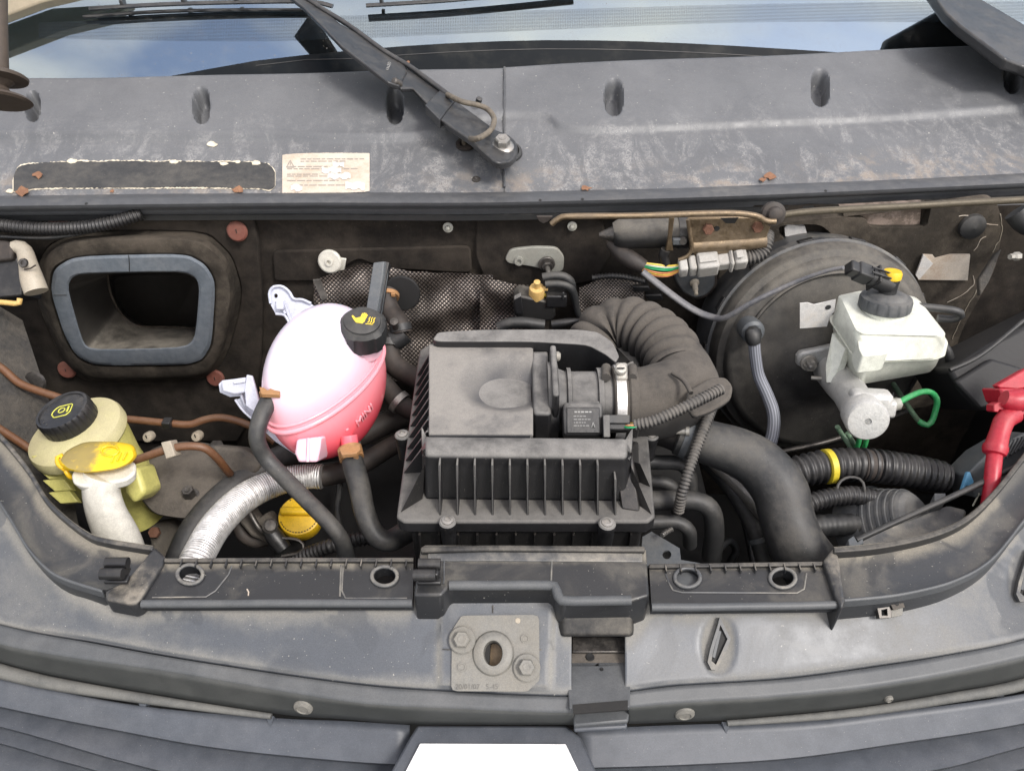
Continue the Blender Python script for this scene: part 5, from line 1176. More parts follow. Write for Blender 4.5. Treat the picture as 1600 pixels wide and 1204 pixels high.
# ================================================================== AIRBOX
ab = thing('air_filter_box', 'large dusty black ribbed air filter box in the middle of the bay', 'air filter box')
rim = roundpoly([(619, 808), (655, 546), (672, 536), (985, 536), (997, 549), (1006, 600), (1024, 806), (1012, 815), (632, 815)], .06, 3)
prism('lid_rim', zq(rim, 1.0), (0, 0, -.019), M['rim'], ab, bevel=.003, bseg=2)
lid = MB()
def slab(pts, z0, z1=.992, shrink=1.03): lid.add(*prism_geo(zq(pts, z0), (0, 0, z1-z0), shrink=shrink))
slab(roundpoly([(684, 518), (760, 514), (905, 514), (934, 518), (958, 534), (968, 556), (962, 566), (946, 553), (918, 538), (830, 533), (686, 533), (676, 530)], .2, 3), 1.058)
slab([(673, 536), (829, 536), (832, 679), (667, 679)], 1.033, shrink=1.03)
slab([(668, 684), (980, 688), (984, 716), (668, 714)], 1.048, z1=.995, shrink=1.0)
slab([(836, 540), (950, 545), (985, 600), (988, 690), (836, 690)], 1.0)
lid.build('lid', M['airbox'], ab, bevel=.0085, bseg=4, smooth=50)
# top skin with the oval dimple
LT = Surf([(lambda x: 536.5, lz(1.0475)), (lambda x: 679, lz(1.0475))])
def lt_h(x, y):
    a = (x-786)/(78 if x < 786 else 110); b = (y-600)/47
    r = math.hypot(a, b); e = .0006
    v = -.017*sstep(1.02, .35, r)
    d = min(x-668, 833-x, (y-536)*1.0, 679-y); v -= .0012*sstep(4, 0, d)
    return v+e
def lt_d(x, y):
    a = (x-782)/(78 if x < 782 else 110); b = (y-598)/46; return .85*sstep(1.0, .5, math.hypot(a, b))*(.55+.45*math.sin(x/17+y/23)**2)
LT.mesh('lid_top', list(np.arange(670, 833, 1.8))+[833], [60], M['lidtop'], ab, uvf=lt_d, h=lt_h, smooth=60, thick=.013)
# ribs in front
zt, zb = 1.046, .999
for k in range(11):
    x = 687+k*27.4; yt = 719.5 if k < 10 else 742; zt_ = zt if k < 10 else 1.03
    p1 = Z(x, yt+2, zt_+.008)-Vector((0, .004, 0)); p0 = Z(x+.5, 806, zb); pb = Vector((p1.x, p1.y+.014, zb)); pt = Vector((p1.x, p1.y+.012, p1.z))
    V, F = prism_geo([p1-RT*.0011, p0-RT*.0011, pb-RT*.0011, pt-RT*.0011], RT*.0022); build('front_rib', V, F, M['rim'], ab, bevel=.0005, bseg=1)
# rounded front bar running down into the ribbed wall
br = lambda k: (lambda x: k+(x-664)*.010)
FB_ = Surf([(br(683), lz(1.046)), (br(682.5), lz(1.056)), (br(688), lz(1.0585)), (br(700), lz(1.0590)), (br(708), lz(1.0575)), (br(714), lz(1.0545)), (br(719), lz(1.050)), (br(726), lz(1.0435)), (br(752), lz(1.0225)), (br(776), lz(1.0030)), (br(779), lz(1.0004))])
FB_.mesh('lid_front', [658, 659.5, 661, 663, 666, 670]+list(np.linspace(676, 970, 40))+[974, 978, 981.5, 984.5, 987, 989], [1, 1, 2, 2, 2, 2, 2, 4, 4, 1], M['airbox'], ab, h=lambda x, y: -.012*(sstep(668, 657, x)+sstep(975, 990, x))**1.0, smooth=70, thick=.003)
# corner gussets
for pts in ([(664, 724, 1.04), (626, 800, 1.0005), (660, 779, 1.0005)], [(986, 728, 1.038), (1018, 803, 1.0005), (986, 780, 1.0005)]):
    prism('corner_gusset', [Z(*p) for p in pts], (0, .006, -.004), M['airboxd'], ab)
prism('corner_gusset', [Z(1000, 724, 1.03), Z(1016, 760, 1.0005), Z(1000, 752, 1.0005)], (-.01, .006, -.002), M['airboxd'], ab)
# fins on the left flank
pf, pr = Z(664, 700, 1.044), Z(677, 534, 1.044); of, orr = Z(625, 780, 1.0), Z(657, 552, 1.0)
for k in range(10):
    f = (k+.35)/10; a = pf.lerp(pr, f); b = of.lerp(orr, f); b.y = a.y-.004
    q = Vector((a.x+.012, a.y, 1.0)); q2 = Vector((a.x+.012, a.y, a.z))
    prism('side_fin', [a, Vector((b.x, b.y, 1.001)), q, q2], (0, .0030, 0), M['airbox'], ab, bevel=.0005, bseg=1)
# right flank
prism('right_flank', [Z(986, 700, 1.045), Z(1000, 800, 1.0), Z(998, 690, 1.0)], (-.02, .004, 0), M['airboxd'], ab, bevel=.002)
prism('rear_gusset', [Z(966, 545, 1.05), Z(992, 572, 1.0005), Z(968, 585, 1.0005)], (-.008, .006, 0), M['airboxd'], ab)
prism('rear_block', zq([(966, 572), (990, 562), (996, 592), (968, 600)], 1.016), (0, 0, -.016), M['airbox'], ab, bevel=.002)
# lower half
bot = [(642, 826), (668, 565), (985, 560), (1004, 826)]
prism('lower_housing', zq(bot, .981), (0, 0, -.085), M['airboxd'], ab, bevel=.004)
for k in range(12):
    p = Z(656+k*30, 829, .979); boxo('lower_rib', p+Vector((0, -.001, -.03)), .0022, .010, .06, M['airboxd'], ab, bevel=0)
for x, y, z in ((700, 812, .998), (948, 815, .998), (629, 681, .992), (1017, 682, .992)):
    p = Z(x, y, z+.004); lathe('screw_boss', p-Vector((0, .004 if y > 800 else 0, .036)), (0, 0, 1), [(.0075, 0), (.0085, .018), (.0088, .030), (.0094, .031), (.0094, .038), (.008, .0395)], M['airbox'], ab, segs=20)
    q = p+Vector((0, -.004 if y > 800 else 0, .003)); lathe('screw', q, (0, -.05, 1), [(.0062, 0), (.0060, .0022), (.0034, .0028), (.0030, .0014), (0, .0014)], M['steel'], ab, segs=16)
boxo('hinge_lug', Z(822, 816, .99), .012, .008, .012, M['airboxd'], ab)
# outlet flange into the meter
AC = Vector((0, .004, 1.014)); xof = lambda px: Z(px, 612, 1.045).x
AX = Vector((1, 0, 0))
def xl(name, secs, mat, par, segs=40): 
    x0 = xof(secs[0][0]); return lathe(name, Vector((x0, AC.y, AC.z)), AX, [(r, xof(p)-x0) for p, r in secs], mat, par, segs=segs)
V, F = box_geo(Vector((xof(846), AC.y+.005, 1.022)), xof(862)-xof(834), .118, .050); build('outlet_flange', V, F, M['airbox'], ab, bevel=.004)
V, F = box_geo(Vector((xof(845), AC.y+.060, 1.024)), .022, .016, .040); build('flange_lug', V, F, M['airbox'], ab, bevel=.002)
lathe('flange_bolt', Vector((xof(868), AC.y+.047, 1.052)), AX, [(.0065, 0), (.0062, .006), (.004, .0085), (0, .0088)], M['zinc'], ab, segs=14)
# ================================================================== AIR FLOW METER
am = thing('air_flow_meter', 'dusty cylindrical air flow meter with black sensor box beside the airbox', 'air flow meter')
xl('tube', [(856, .052), (872, .052), (873, .044), (884, .041), (886, .041), (887, .045), (893, .045), (894, .0405), (934, .0405), (935, .045), (943, .045), (944, .041), (958, .041)], M['airbox'], am)
V, F = box_geo(Vector((xof(866), AC.y, AC.z+.03)), .008, .095, .052); build('mount_plate', V, F, M['airbox'], am, bevel=.003)
sn = Vector((0, -.62, .78)).normalized(); sy = sn.cross(RT).normalized()*1
sc_ = Z(911, 655, 1.046)-sn*.010
V, F = box_geo(sc_, .046, .040, .024, (RT, sy, sn)); build('sensor_box', V, F, M['airbox'], am, bevel=.005, bseg=3)
V, F = box_geo(Z(911, 657, 1.046)+sn*.0028, .038, .030, .002, (RT, sy, sn)); sbx = build('sensor_label', V, F, M['black'], am, bevel=.003)
lb0 = Z(911, 657, 1.046)+sn*.004
mb = MB()
def lrow(y, x0, x1, w_):
    x = x0
    while x < x1:
        l = random.uniform(.0016, .004); c = lb0+RT*(x+l/2)+sy*y; mb.add(*box_geo(c, l, w_, .0003, (RT, sy, sn))); x += l+.0009
lrow(.0095, -.010, .009, .0016)
for k, (a, b) in enumerate([(-.011, .0), (-.011, .006), (-.011, .002), (-.011, .004)]): lrow(.0045-k*.0036, a, b, .0008)
mb.build('label_print', M['labeltxt'], sbx)
dm = [(0, .0042), (.0028, 0), (0, -.0042), (-.0028, 0)]
pp = [lb0+RT*(.011+a)+sy*(-.007+b)+sn*.0009 for a, b in dm]; hosew('label_logo', pp+[pp[0]], .0006, M['labeltxt'], sbx, segs=5, smoothpath=False)
pp = [lb0+RT*(.011+a*.45)+sy*(-.007+b*.45)+sn*.0009 for a, b in dm]; hosew('label_logo', pp+[pp[0]], .0005, M['labeltxt'], sbx, segs=5, smoothpath=False)
V, F = box_geo(Z(912, 631, 1.052), .036, .006, .006, (RT, sy, sn)); build('sensor_ridge', V, F, M['airbox'], am, bevel=.001)
V, F = box_geo(Z(963, 662, 1.040), .030, .018, .022, (RT, sy, sn)); build('plug_body', V, F, M['hosedark'], am, bevel=.002)
V, F = box_geo(Z(967, 655, 1.052), .024, .010, .006, (RT, sy, sn)); build('plug_latch', V, F, M['hose'], am, bevel=.001)
V, F = box_geo(Z(946, 668, 1.040), .008, .026, .024, (RT, sy, sn)); build('plug_collar', V, F, M['airbox'], am, bevel=.001)
# ================================================================== WIRE SLEEVES
t = thing('corrugated_sleeve', 'grey corrugated wire sleeve from the sensor plug up to the rubber ear', 'cable')
P = [(992, 664, 1.048), (1020, 658, 1.056), (1055, 643, 1.066), (1090, 626, 1.074), (1128, 607, 1.078)]
hose('sleeve', P, 8.5, M['corrgrey'], t, corr=(.0043, .11, 'ridge'), segs=18)
for k, (m, dy) in enumerate((('wirey', -3), ('wirew', -.5), ('wireg', 2.5), ('wireg', 4.5), ('wireo', 0.5))): hose('wire', [(976, 664+dy*.7, 1.045), (986, 664+dy, 1.047+.001*k), (998, 663+dy*.5, 1.05)], 1.3, M[m], t, segs=6)
t = thing('corrugated_sleeve', 'brownish corrugated wire sleeve hanging from the rubber ear past the lower duct', 'cable')
hose('sleeve', [(1114, 634, 1.02), (1102, 664, 1.01), (1088, 700, .995), (1076, 735, .98), (1066, 768, .96), (1060, 800, .93)], 8, M['corrgrey'], t, corr=(.0043, .11, 'ridge'), segs=18)
# ================================================================== RUBBER INTAKE PIPE
t = thing('intake_bellows', 'dusty brown rubber intake pipe with bellows bending behind the airbox', 'intake pipe')
xr = lambda px, y, z: Z(px, y, z)
BP = [(922, 545, .985), (944, 518, 1.0), (978, 509, 1.01), (1015, 522, 1.015), (1045, 548, 1.018), (1060, 585, 1.016)]
hose('bellows', BP, [40, 42, 43.5, 44.5, 45, 46], M['rubberdust'], t, corr=(.0205, .10, 'bulge'), segs=44, step=.003)
EP = [Vector((xof(958), AC.y, AC.z)), Vector((xof(1000), AC.y, AC.z)), Vector((xof(1035), AC.y+.004, AC.z+.001)), Z(1066, 612, 1.014), Z(1066, 584, 1.015), Z(1057, 566, 1.017)]
hosew('elbow', EP, [.0445, .0450, .0465, .046, .0405, .038], M['rubberdust'], t, segs=44, step=.004)
ear = roundpoly([(1070, 612), (1110, 588), (1134, 588), (1146, 602), (1142, 622), (1112, 640), (1080, 650)], .3, 3)
prism('ear', [Z(x, y, 1.058) for x, y in ear], (0, 0, -.008), M['rubberdust'], t, bevel=.003)
hosew('mould_line', [Z(x, y, 1.066) for x, y in [(1050, 582), (1068, 594), (1080, 614)]], .0028, M['rubberdust'], t, segs=8)
lathe('cuff', Vector((xof(982), AC.y, AC.z)), AX, [(.0455, 0), (.0475, .002), (.0475, .010), (.0455, .012)], M['rubberdust'], t, segs=40)
lathe('cuff', Vector((xof(957), AC.y, AC.z)), AX, [(.044, 0), (.047, .002), (.0475, .014), (.046, .017)], M['rubberdust'], t, segs=40)
for x in (947, 988): hosew('cuff_lug', [Z(x, 574, 1.056), Z(x, 590, 1.062)], [.006, .0055], M['rubberdust'], t, segs=10)
t = thing('hose_clamp', 'shiny metal hose clamp round the rubber pipe beside the air flow meter', 'hose clamp')
lathe('band', Vector((xof(962), AC.y, AC.z)), AX, [(.0470, 0), (.0485, 0), (.0485, .0115), (.0470, .0115)], dusty('bright_clamp_steel', (.72, .71, .69), .35, (.5, .47, .42), .32, 60, 0, .5, .75, metal=.6), t, segs=48)
V, F = box_geo(Z(971, 581, 1.066), .014, .022, .010, (RT, Vector((0, .8, .6)), Vector((0, -.6, .8)))); build('worm_housing', V, F, M['zinc'], t, bevel=.003)
lathe('worm_screw', Z(970, 577, 1.072), (.1, -.5, 1), [(.0075, -.004), (.0075, .002), (.006, .004), (0, .0042)], M['zinc'], t, segs=14); boxo('worm_slot', Z(970, 575, 1.077), .009, .0014, .001, M['bay'], t, bevel=0)
# ================================================================== LARGE LOWER DUCT
t = thing('lower_intake_duct', 'thick dark grey smooth duct curving from the elbow down to the front right', 'duct')
P = [(1085, 683, .975), (1110, 692, .972), (1150, 705, .965), (1188, 727, .955), (1218, 765, .94), (1230, 810, .92), (1246, 852, .90), (1272, 892, .87), (1300, 940, .82)]
hose('duct', P, [33, 35, 38, 41, 43, 42, 44, 47, 50], M['hose'], t, segs=40)
pc = Z(1092, 686, .974); px_ = Z(1110, 692, .972)-Z(1085, 683, .975)
lathe('cuff', pc-px_.normalized()*.006, px_, [(.0265, -.02), (.0285, -.018), (.0285, 0), (.0275, .012)], M['hose'], t, segs=36)
lathe('cuff_clamp', pc-px_.normalized()*.018, px_, [(.0285, 0), (.0295, 0), (.0295, .008), (.0285, .008)], M['bluemetal'], t, segs=36)
hosew('inner_pipe', [Z(x, y, z) for x, y, z in [(1020, 660, .97), (1050, 668, .972), (1080, 682, .974)]], .027, M['rubberdust'], t, segs=30)
lathe('clamp_screw', Z(1072, 673, 1.0), (1, -.2, .2), [(.004, -.012), (.0045, 0), (.006, 0), (.006, .004)], M['zinc'], t, segs=12)
# ================================================================== SMALL U HOSES on the right of the airbox
g = 'short dark hoses right of the airbox'
for P, r_, l in (([(985, 722, .93), (1030, 722, .93), (1062, 724, .928), (1077, 740, .92), (1079, 775, .89)], 11.5, 'uppermost short dark hose bending down beside the airbox right edge'),
               ([(985, 752, .92), (1020, 752, .92), (1044, 756, .918), (1056, 770, .905), (1058, 800, .88)], 10, 'second dark hose from the top beside the airbox, mostly hidden'),
               ([(990, 783, .925), (1040, 781, .925), (1085, 782, .924), (1110, 796, .915), (1116, 830, .88), (1112, 870, .83)], 15.5, 'thickest of the short hoses beside the airbox, third from the top'),
               ([(990, 818, .91), (1030, 815, .91), (1058, 816, .908), (1076, 828, .90), (1078, 850, .87)], 11, 'lowest short dark hose beside the airbox front corner')):
    tag(hose('short_hose', P, r_, M['hose'], segs=20), l, 'hose', g)
t = thing('grey_bracket', 'grey metal bracket with round hole at the airbox front right corner', 'bracket')
prism('plate', zq([(1004, 838), (1018, 830), (1062, 856), (1064, 874), (1098, 880), (1000, 884)], .925), (0, 0, -.003), M['bluemetal'], t, holes=[zq(ellpx(1042, 866, 7, 7, 16), .925)], bevel=0)
hosew('spring', [Z(x, y, .94) for x, y in [(1034, 836), (1042, 830), (1050, 826)]], .0025, M['steel'], t, corr=(.003, .4, 'sin'), segs=8)
t = thing('dark_pipe', 'dark pipe with grey tie running down left of the thick duct', 'pipe')
hose('pipe', [(1105, 720, .88), (1140, 760, .87), (1166, 800, .85), (1184, 840, .83), (1200, 890, .80)], [12, 13, 14, 14, 15], M['hosedark'], t, segs=18)
clampring(t, Z(1186, 843, .829), Z(1184, 838, .83)-Z(1190, 856, .82), 15.5*S(Z(1186, 843, .829)), .006, 'bluemetal', False)
tag(hose('shiny_pipe', [(1112, 722, .89), (1150, 752, .88), (1180, 780, .87), (1200, 812, .85)], [8, 15, 17, 12], M['steel'], segs=18), 'dull metal pipe showing between the thick duct and the dark pipe', 'pipe')
for P, l in (([(1120, 860, .72), (1140, 845, .72), (1150, 860, .70), (1140, 880, .68)], 'dark cable loop deep beside the lowest short hose'), ([(1160, 800, .70), (1172, 850, .68), (1180, 900, .66)], 'thin dark cable deep left of the dark pipe')):
    tag(hose('deep_cable', P, 6, M['hosedark'], segs=10), l, 'cable', 'dark cables deep in the bay')

# ================================================================== VACUUM VALVE
t = thing('vacuum_valve', 'ochre vacuum valve with black solenoid on a bracket behind the airbox', 'valve')
vy = .24
prism('bracket', yq([(802, 470), (812, 462), (852, 470), (868, 478), (868, 494), (862, 502), (812, 500), (803, 492)], vy-.01), (0, .035, -.002), M['blackdust'], t, bevel=.003)
prism('bracket_plate', yq([(803, 468), (814, 462), (818, 492), (806, 490)], vy-.014), (0, .01, 0), M['airbox'], t, bevel=.001)
va = Vector((0, -.25, 1)).normalized(); v0 = Y(838, 474, vy+.005); vs = S(v0)
lathe('valve_base', v0, va, [(15*vs, -.012), (15*vs, .002), (14*vs, .005)], M['black'], t, segs=24)
lathe('valve_body', v0+va*.004, va, [(12.5*vs, 0), (12.5*vs, .001), (12*vs, .027), (11*vs, .030), (5*vs, .031), (4.5*vs, .040), (5*vs, .042), (0, .043)], M['ochre'], t, segs=28)
hosew('valve_port', [v0+va*.032, v0+va*.032+RT*.016], .0035, M['ochre'], t, segs=10)
hosew('valve_port', [v0+va*.018, v0+va*.018+RT*.024], .003, M['yellowband'], t, segs=10)
boxo('solenoid', Y(869, 464, vy), .030, .026, .020, M['black'], t, bevel=.002); boxo('solenoid_clip', Y(880, 462, vy-.014), .003, .002, .012, M['hose'], t)
prism('support', yq([(826, 500), (858, 500), (858, 530), (828, 530)], vy+.01), (0, .01, 0), M['hosebrown'], t)
g = 'vacuum hoses at the valve'
tag(hose('vacuum_hose', [(848, 433, vy), (866, 430, vy), (882, 432, vy), (892, 440, vy), (894, 452, vy+.005)], 6.5, M['hose'], lift=Y, segs=14), 'upper grey vacuum hose arching from the ochre valve', 'hose', g)
tag(hose('vacuum_hose', [(852, 444, vy-.004), (872, 443, vy-.004), (890, 448, vy-.004), (898, 464, vy), (902, 485, vy), (908, 500, vy)], [6.5, 6.5, 6.5, 6, 5, 4], M['hose'], lift=Y, segs=14), 'lower grey vacuum hose dropping beside the black solenoid', 'hose', g)
t = thing('small_plug', 'small black electric plug with grey tip behind the airbox rear edge', 'connector')
hosew('plug', [Y(862, 507, .2), Y(884, 504, .2), Y(905, 501, .2)], [.006, .0065, .004], M['black'], t, segs=12); hosew('tip', [Y(905, 501, .2), Y(915, 500, .2)], .0018, M['ochre'], t, segs=6); lathe('tip_boot', Y(922, 504, .2), (0, 0, 1), [(.006, -.008), (.006, .004), (.004, .005)], M['greyhose'], t, segs=12)
tag(hose('black_pipe', [(780, 512, .2), (795, 505, .2), (820, 504, .2), (850, 508, .2)], 9, M['hosedark'], lift=Y, segs=14), 'black pipe lying behind the airbox rear edge', 'pipe')

# ================================================================== WIPER LINKAGE AND MOTOR
t = thing('wiper_motor', 'black wiper motor in a bronze coloured bracket under the scuttle', 'wiper motor')
my = .275
hosew('motor_can', [Y(958, 366, my), Y(968, 365, my), Y(1060, 363, my)], [.016, .0215, .0215], M['blackdust'], t, segs=32, smoothpath=False)
hosew('can_cap', [Y(936, 367, my), Y(948, 366, my), Y(958, 366, my)], [.003, .008, .012], M['steeldk'], t, segs=18, smoothpath=False)
hosew('gear_case', [Y(1058, 363, my), Y(1082, 362, my)], .023, M['black'], t, segs=20)
boxo('brush_plug', Y(1058, 377, my-.026), .014, .006, .010, M['bluemetal'], t); lathe('brush_screw', Y(1067, 376, my-.026), (0, -1, .2), [(.006, 0), (.005, .004), (0, .004)], M['steeldk'], t, segs=12)
prism('bracket', yq([(1074, 341), (1204, 338), (1206, 352), (1198, 372), (1194, 388), (1160, 392), (1120, 394), (1086, 402), (1078, 380)], my-.032), (0, .006, 0), M['bronze'], t, bevel=.0025)
hosew('bracket_roll', [Y(1078, 384, my-.026), Y(1130, 381, my-.026), Y(1196, 376, my-.026)], .0105, M['bronze'], t, segs=20)
hosew('bracket_fold', [Y(1088, 398, my-.028), Y(1110, 393, my-.028), Y(1142, 389, my-.028)], .006, M['bronze'], t, segs=12)
hosew('bracket_edge', yq([(1075, 343), (1079, 370), (1081, 388), (1074, 400), (1060, 406)], my-.035), .003, M['bronze'], t, segs=8)
for x, y in ((1106, 357), (1183, 354)): bolt('bracket_bolt', Y(x, y, my-.033), (0, -1, .15), .0078, .007, M['rust'], t)
lathe('bracket_hole', Y(1120, 357, my-.0325), (0, -1, 0), [(.004, 0), (.0038, .0008), (0, .0006)], M['bay'], t, segs=14)
prism('bracket_cutout', yq([(1126, 341), (1154, 340), (1148, 349), (1134, 349)], my-.0335), (0, .001, 0), M['bay'], t)
prism('motor_strap', yq([(1046, 340), (1054, 340), (1050, 372), (1052, 392), (1040, 392), (1044, 372)], my-.034), (0, .006, 0), M['bronze'], t, bevel=.001)
hosew('strap_foot', yq([(1040, 390), (1036, 400), (1040, 412)], my-.03), .007, M['black'], t, segs=10)
hosew('linkage_rod', yq([(862, 350), (872, 342), (890, 338), (1000, 337), (1130, 333), (1180, 337), (1196, 345), (1212, 346)], my-.045), .0042, M['bronze'], t, segs=10)
lathe('linkage_joint', Y(1208, 334, my-.03), (0, -1, .4), [(.016, -.006), (.016, .004), (.011, .006), (.009, .012), (.006, .014), (0, .014)], M['hosebrown'], t, segs=24)
hosew('linkage_rod', yq([(1222, 336), (1260, 331), (1340, 326), (1420, 322), (1520, 316), (1640, 310)], my-.03), .0048, dusty('dull_bronze_rod', (.10, .085, .06), .6, (.09, .075, .055), .5, 40, 0, .4, .7, metal=.5), t, segs=12)
prism('mount_tab', yq([(838, 338), (864, 338), (858, 346), (849, 350), (842, 346)], my-.04), (0, .003, 0), M['hosebrown'], t, bevel=.001)
# ================================================================== WHITE CONNECTOR
t = thing('wire_connector', 'grey white wiring connector in line with coloured wires below the wiper motor', 'connector')
ca_, cb2 = Y(1060, 418, .24), Y(1166, 404, .24); cd_ = (cb2-ca_).normalized(); cu_ = Vector((0, -.5, .86)); cu_ = (cu_-cd_*cu_.dot(cd_)).normalized(); cv_ = cd_.cross(cu_); Lc = (cb2-ca_).length
gw = dusty('dusty_grey_white_plastic', (.42, .41, .385), .45, (.22, .19, .155), .5, 40, 0, .36, .66)
for nm, f0, f1, hh in (('rear_shell', 0, .13, .024), ('latch_ring', .15, .26, .025), ('housing', .27, .58, .030), ('neck', .56, .76, .020), ('front_ring', .74, .80, .028), ('front_shell', .81, 1.0, .024)):
    V, F = box_geo(ca_+cd_*(Lc*(f0+f1)/2), Lc*(f1-f0), hh, hh*.9, (cd_, cu_, cv_)); build(nm, V, F, gw, t, bevel=.003)
for f, w_ in ((.42, .26), (.88, .1)):
    V, F = box_geo(ca_+cd_*(Lc*f)+cu_*.017, Lc*w_, .003, .012, (cd_, cu_, cv_)); build('latch', V, F, gw, t, bevel=.001)
for f in (.14, .265, .61, .67, .805): V, F = box_geo(ca_+cd_*(Lc*f)-cv_*.0128, Lc*.012, .018, .002, (cd_, cu_, cv_)); build('latch_gap', V, F, M['hosedark'], t)
for k, m in enumerate(('wirey', 'wirew', 'wireg', 'wireg', 'wireo', 'wirey', 'wireo')):
    dy = (k-3)*2.2; hosew('wire', [Y(1002, 416+dy*.9, .245), Y(1025, 421+dy*1.2+(k > 3)*2, .24), Y(1046, 422+dy+(k > 3)*2, .24), Y(1062, 418+dy*.7, .24)], .0014, M[m], t, segs=6)
hosew('taped_end', [Y(955, 378, .28), Y(975, 398, .26), (Y(992, 409, .25)), Y(1006, 417, .245)], [.010, .012, .012, .010], M['hosebrown'], t, segs=16)
hosew('sleeve', [Y(1164, 404, .24), Y(1180, 401, .24), Y(1192, 393, .245), Y(1197, 378, .255), Y(1198, 366, .27)], .0095, M['corrgrey'], t, corr=(.0046, .11, 'ridge'), segs=18)
t = thing('flat_cable', 'grey flat cable looping from the firewall across the brake booster to the reservoir plug', 'cable')
fc = [(1004, 424, .22), (1030, 445, .21), (1060, 468, .20), (1088, 486, .19), (1116, 496, .175), (1136, 495, .155), (1180, 470, .14), (1240, 442, .135), (1290, 424, .12), (1318, 418, .11)]
hose('cable', fc, [6.5, 7, 7, 7, 7, 7, 6.5, 5.5, 5, 5], M['greyhose'], t, lift=Y, segs=14, flat=.65)
tag(hose('black_sleeve', [(925, 434, .29), (955, 431, .29), (985, 434, .285), (1008, 440, .28)], 4.5, M['corr'], lift=Y, corr=(.005, .1, 'ridge'), segs=10), 'thin black corrugated sleeve in front of the right heat shield piece', 'cable')
t = thing('cable_grommet', 'grey grommet plate with threaded stud below the white connector', 'grommet')
go = roundpoly([(1052, 424), (1116, 420), (1118, 446), (1104, 462), (1086, 467), (1068, 458), (1056, 440)], .3, 4)
prism('plate', yq(go, .292), (0, .01, 0), M['bluemetal'], t, bevel=.003); prism('plate_edge', yq(sc(go, 1.12, 1085, 440), .300), (0, .008, 0), M['hosebrown'], t, bevel=.003)
c = Y(1085, 440, .29); lathe('stud', c, (0, -1, -.35), [(.007, 0), (.007, .004), (.0042, .006), (.0042, .016), (.003, .017), (.003, .024), (0, .025)], M['ivory'], t, segs=14)
for x, y in ((1010, 452), (1030, 465)): tag(prism('dark_clip', yq([(x-22, y-4), (x+4, y-5), (x+8, y+4), (x-18, y+5)], .29), (0, .02, 0), M['black'], bevel=.002), 'small black cable clip %s the bellows' % ('just above' if x == 1010 else 'right above'), 'clip')

# ================================================================== BRAKE BOOSTER
t = thing('brake_booster', 'large round black brake servo drum on the right of the firewall', 'brake booster')
bax = Vector((.04, -math.cos(R(16)), math.sin(R(16)))).normalized(); bc = Y(1288, 556, .205); BR = 176*S(bc)
lathe('rear_shell', bc, bax, [(BR*.9, -.13), (BR*.985, -.11), (BR*1.0, -.05), (BR*1.012, -.044), (BR*1.012, -.030), (BR*.985, -.028)], M['panel'], t, segs=96)
fm = dusty('booster_paint', (.019, .0185, .018), .8, (.17, .155, .13), .48, 11, .40, .30, .62, fine=500, bump=.4, speck=.3)
lathe('front_shell', bc, bax, [(BR*.99, -.034), (BR*.985, -.016), (BR*.955, -.006), (BR*.90, -.002), (BR*.885, .004), (BR*.865, .0075), (BR*.83, .009), (BR*.5, .013), (BR*.36, .018), (BR*.30, .024), (0, .025)], fm, t, segs=96)
for a in np.arange(0, 6.28, 6.283/14):
    x_, y_, z_ = frame(bax); p = bc-bax*.037+(x_*math.cos(a)+y_*math.sin(a))*BR*1.012
    V, F = box_geo(p, .022, .004, .012, ((-x_*math.sin(a)+y_*math.cos(a)), (x_*math.cos(a)+y_*math.sin(a)), bax)); build('crimp_tab', V, F, M['black'], t, bevel=.001)
hosew('face_rib', [bc+bax*.012+(x_*math.cos(a)+y_*math.sin(a))*BR*.78 for a in np.linspace(.4, 2.7, 18)], .0028, fm, t, segs=8)
# vacuum hose with elbow fitting
t = thing('vacuum_pipe', 'ribbed grey vacuum hose with black elbow fitting on the brake servo face', 'hose')
f0 = Y(1175, 517, .185); lathe('fitting_grommet', f0, bax, [(.0165, -.02), (.0175, 0), (.0165, .005), (.012, .008), (.011, .014), (.009, .016), (0, .0165)], M['bluemetal'], t, segs=28)
hosew('fitting', [f0+bax*.01, Y(1176, 522, .155), Y(1178, 534, .152)], [.011, .011, .010], M['hosedark'], t, segs=8)
hosew('hose', [Y(1178, 532, .153), Y(1180, 556, .15), Y(1185, 585, .145), Y(1198, 615, .13), (Y(1207, 640, .115)), Y(1209, 664, .10), Y(1204, 690, .085), Y(1190, 720, .07)], [.0082, .0082, .0084, .0088, .009, .009, .009, .009], M['braid'], t, segs=56)
# ================================================================== BRAKE FLUID RESERVOIR
t = thing('brake_fluid_reservoir', 'translucent white brake fluid reservoir with black cap and yellow float button', 'brake reservoir')
topo = [(1308, 466), (1342, 458), (1428, 464), (1476, 519), (1473, 526), (1396, 528), (1392, 514), (1388, 508), (1336, 510), (1326, 514), (1318, 500)]
topo = roundpoly([(1308, 462), (1345, 454), (1432, 463), (1478, 521), (1470, 527), (1346, 524), (1334, 518)], .12, 4)
fl = roundpoly([(1293, 496), (1345, 470), (1440, 474), (1481, 534), (1476, 556), (1462, 562), (1348, 567), (1336, 562)], .12, 4)
bo = roundpoly([(1300, 530), (1345, 500), (1432, 505), (1470, 552), (1462, 572), (1452, 582), (1346, 600), (1334, 592)], .14, 4)
zt_, zf, zb_ = 1.058, 1.019, .968
up_ = [zq(sc(topo, .93, 1390, 492), zt_+.0005), zq(topo, zt_-.003), zq(sc(fl, .955, 1390, 520), zf+.006), zq(sc(fl, .965, 1390, 520), zf+.0025)]
ringloft('upper_shell', up_[::-1], M['resv'], t, n=96, capb=True, smooth=40)
ringloft('seam_flange', [zq(sc(fl, .94, 1390, 520), zf-.002), zq(fl, zf-.002), zq(sc(fl, 1.01, 1390, 520), zf), zq(fl, zf+.003), zq(sc(fl, .94, 1390, 520), zf+.003)], M['resv'], t, n=96, smooth=60)
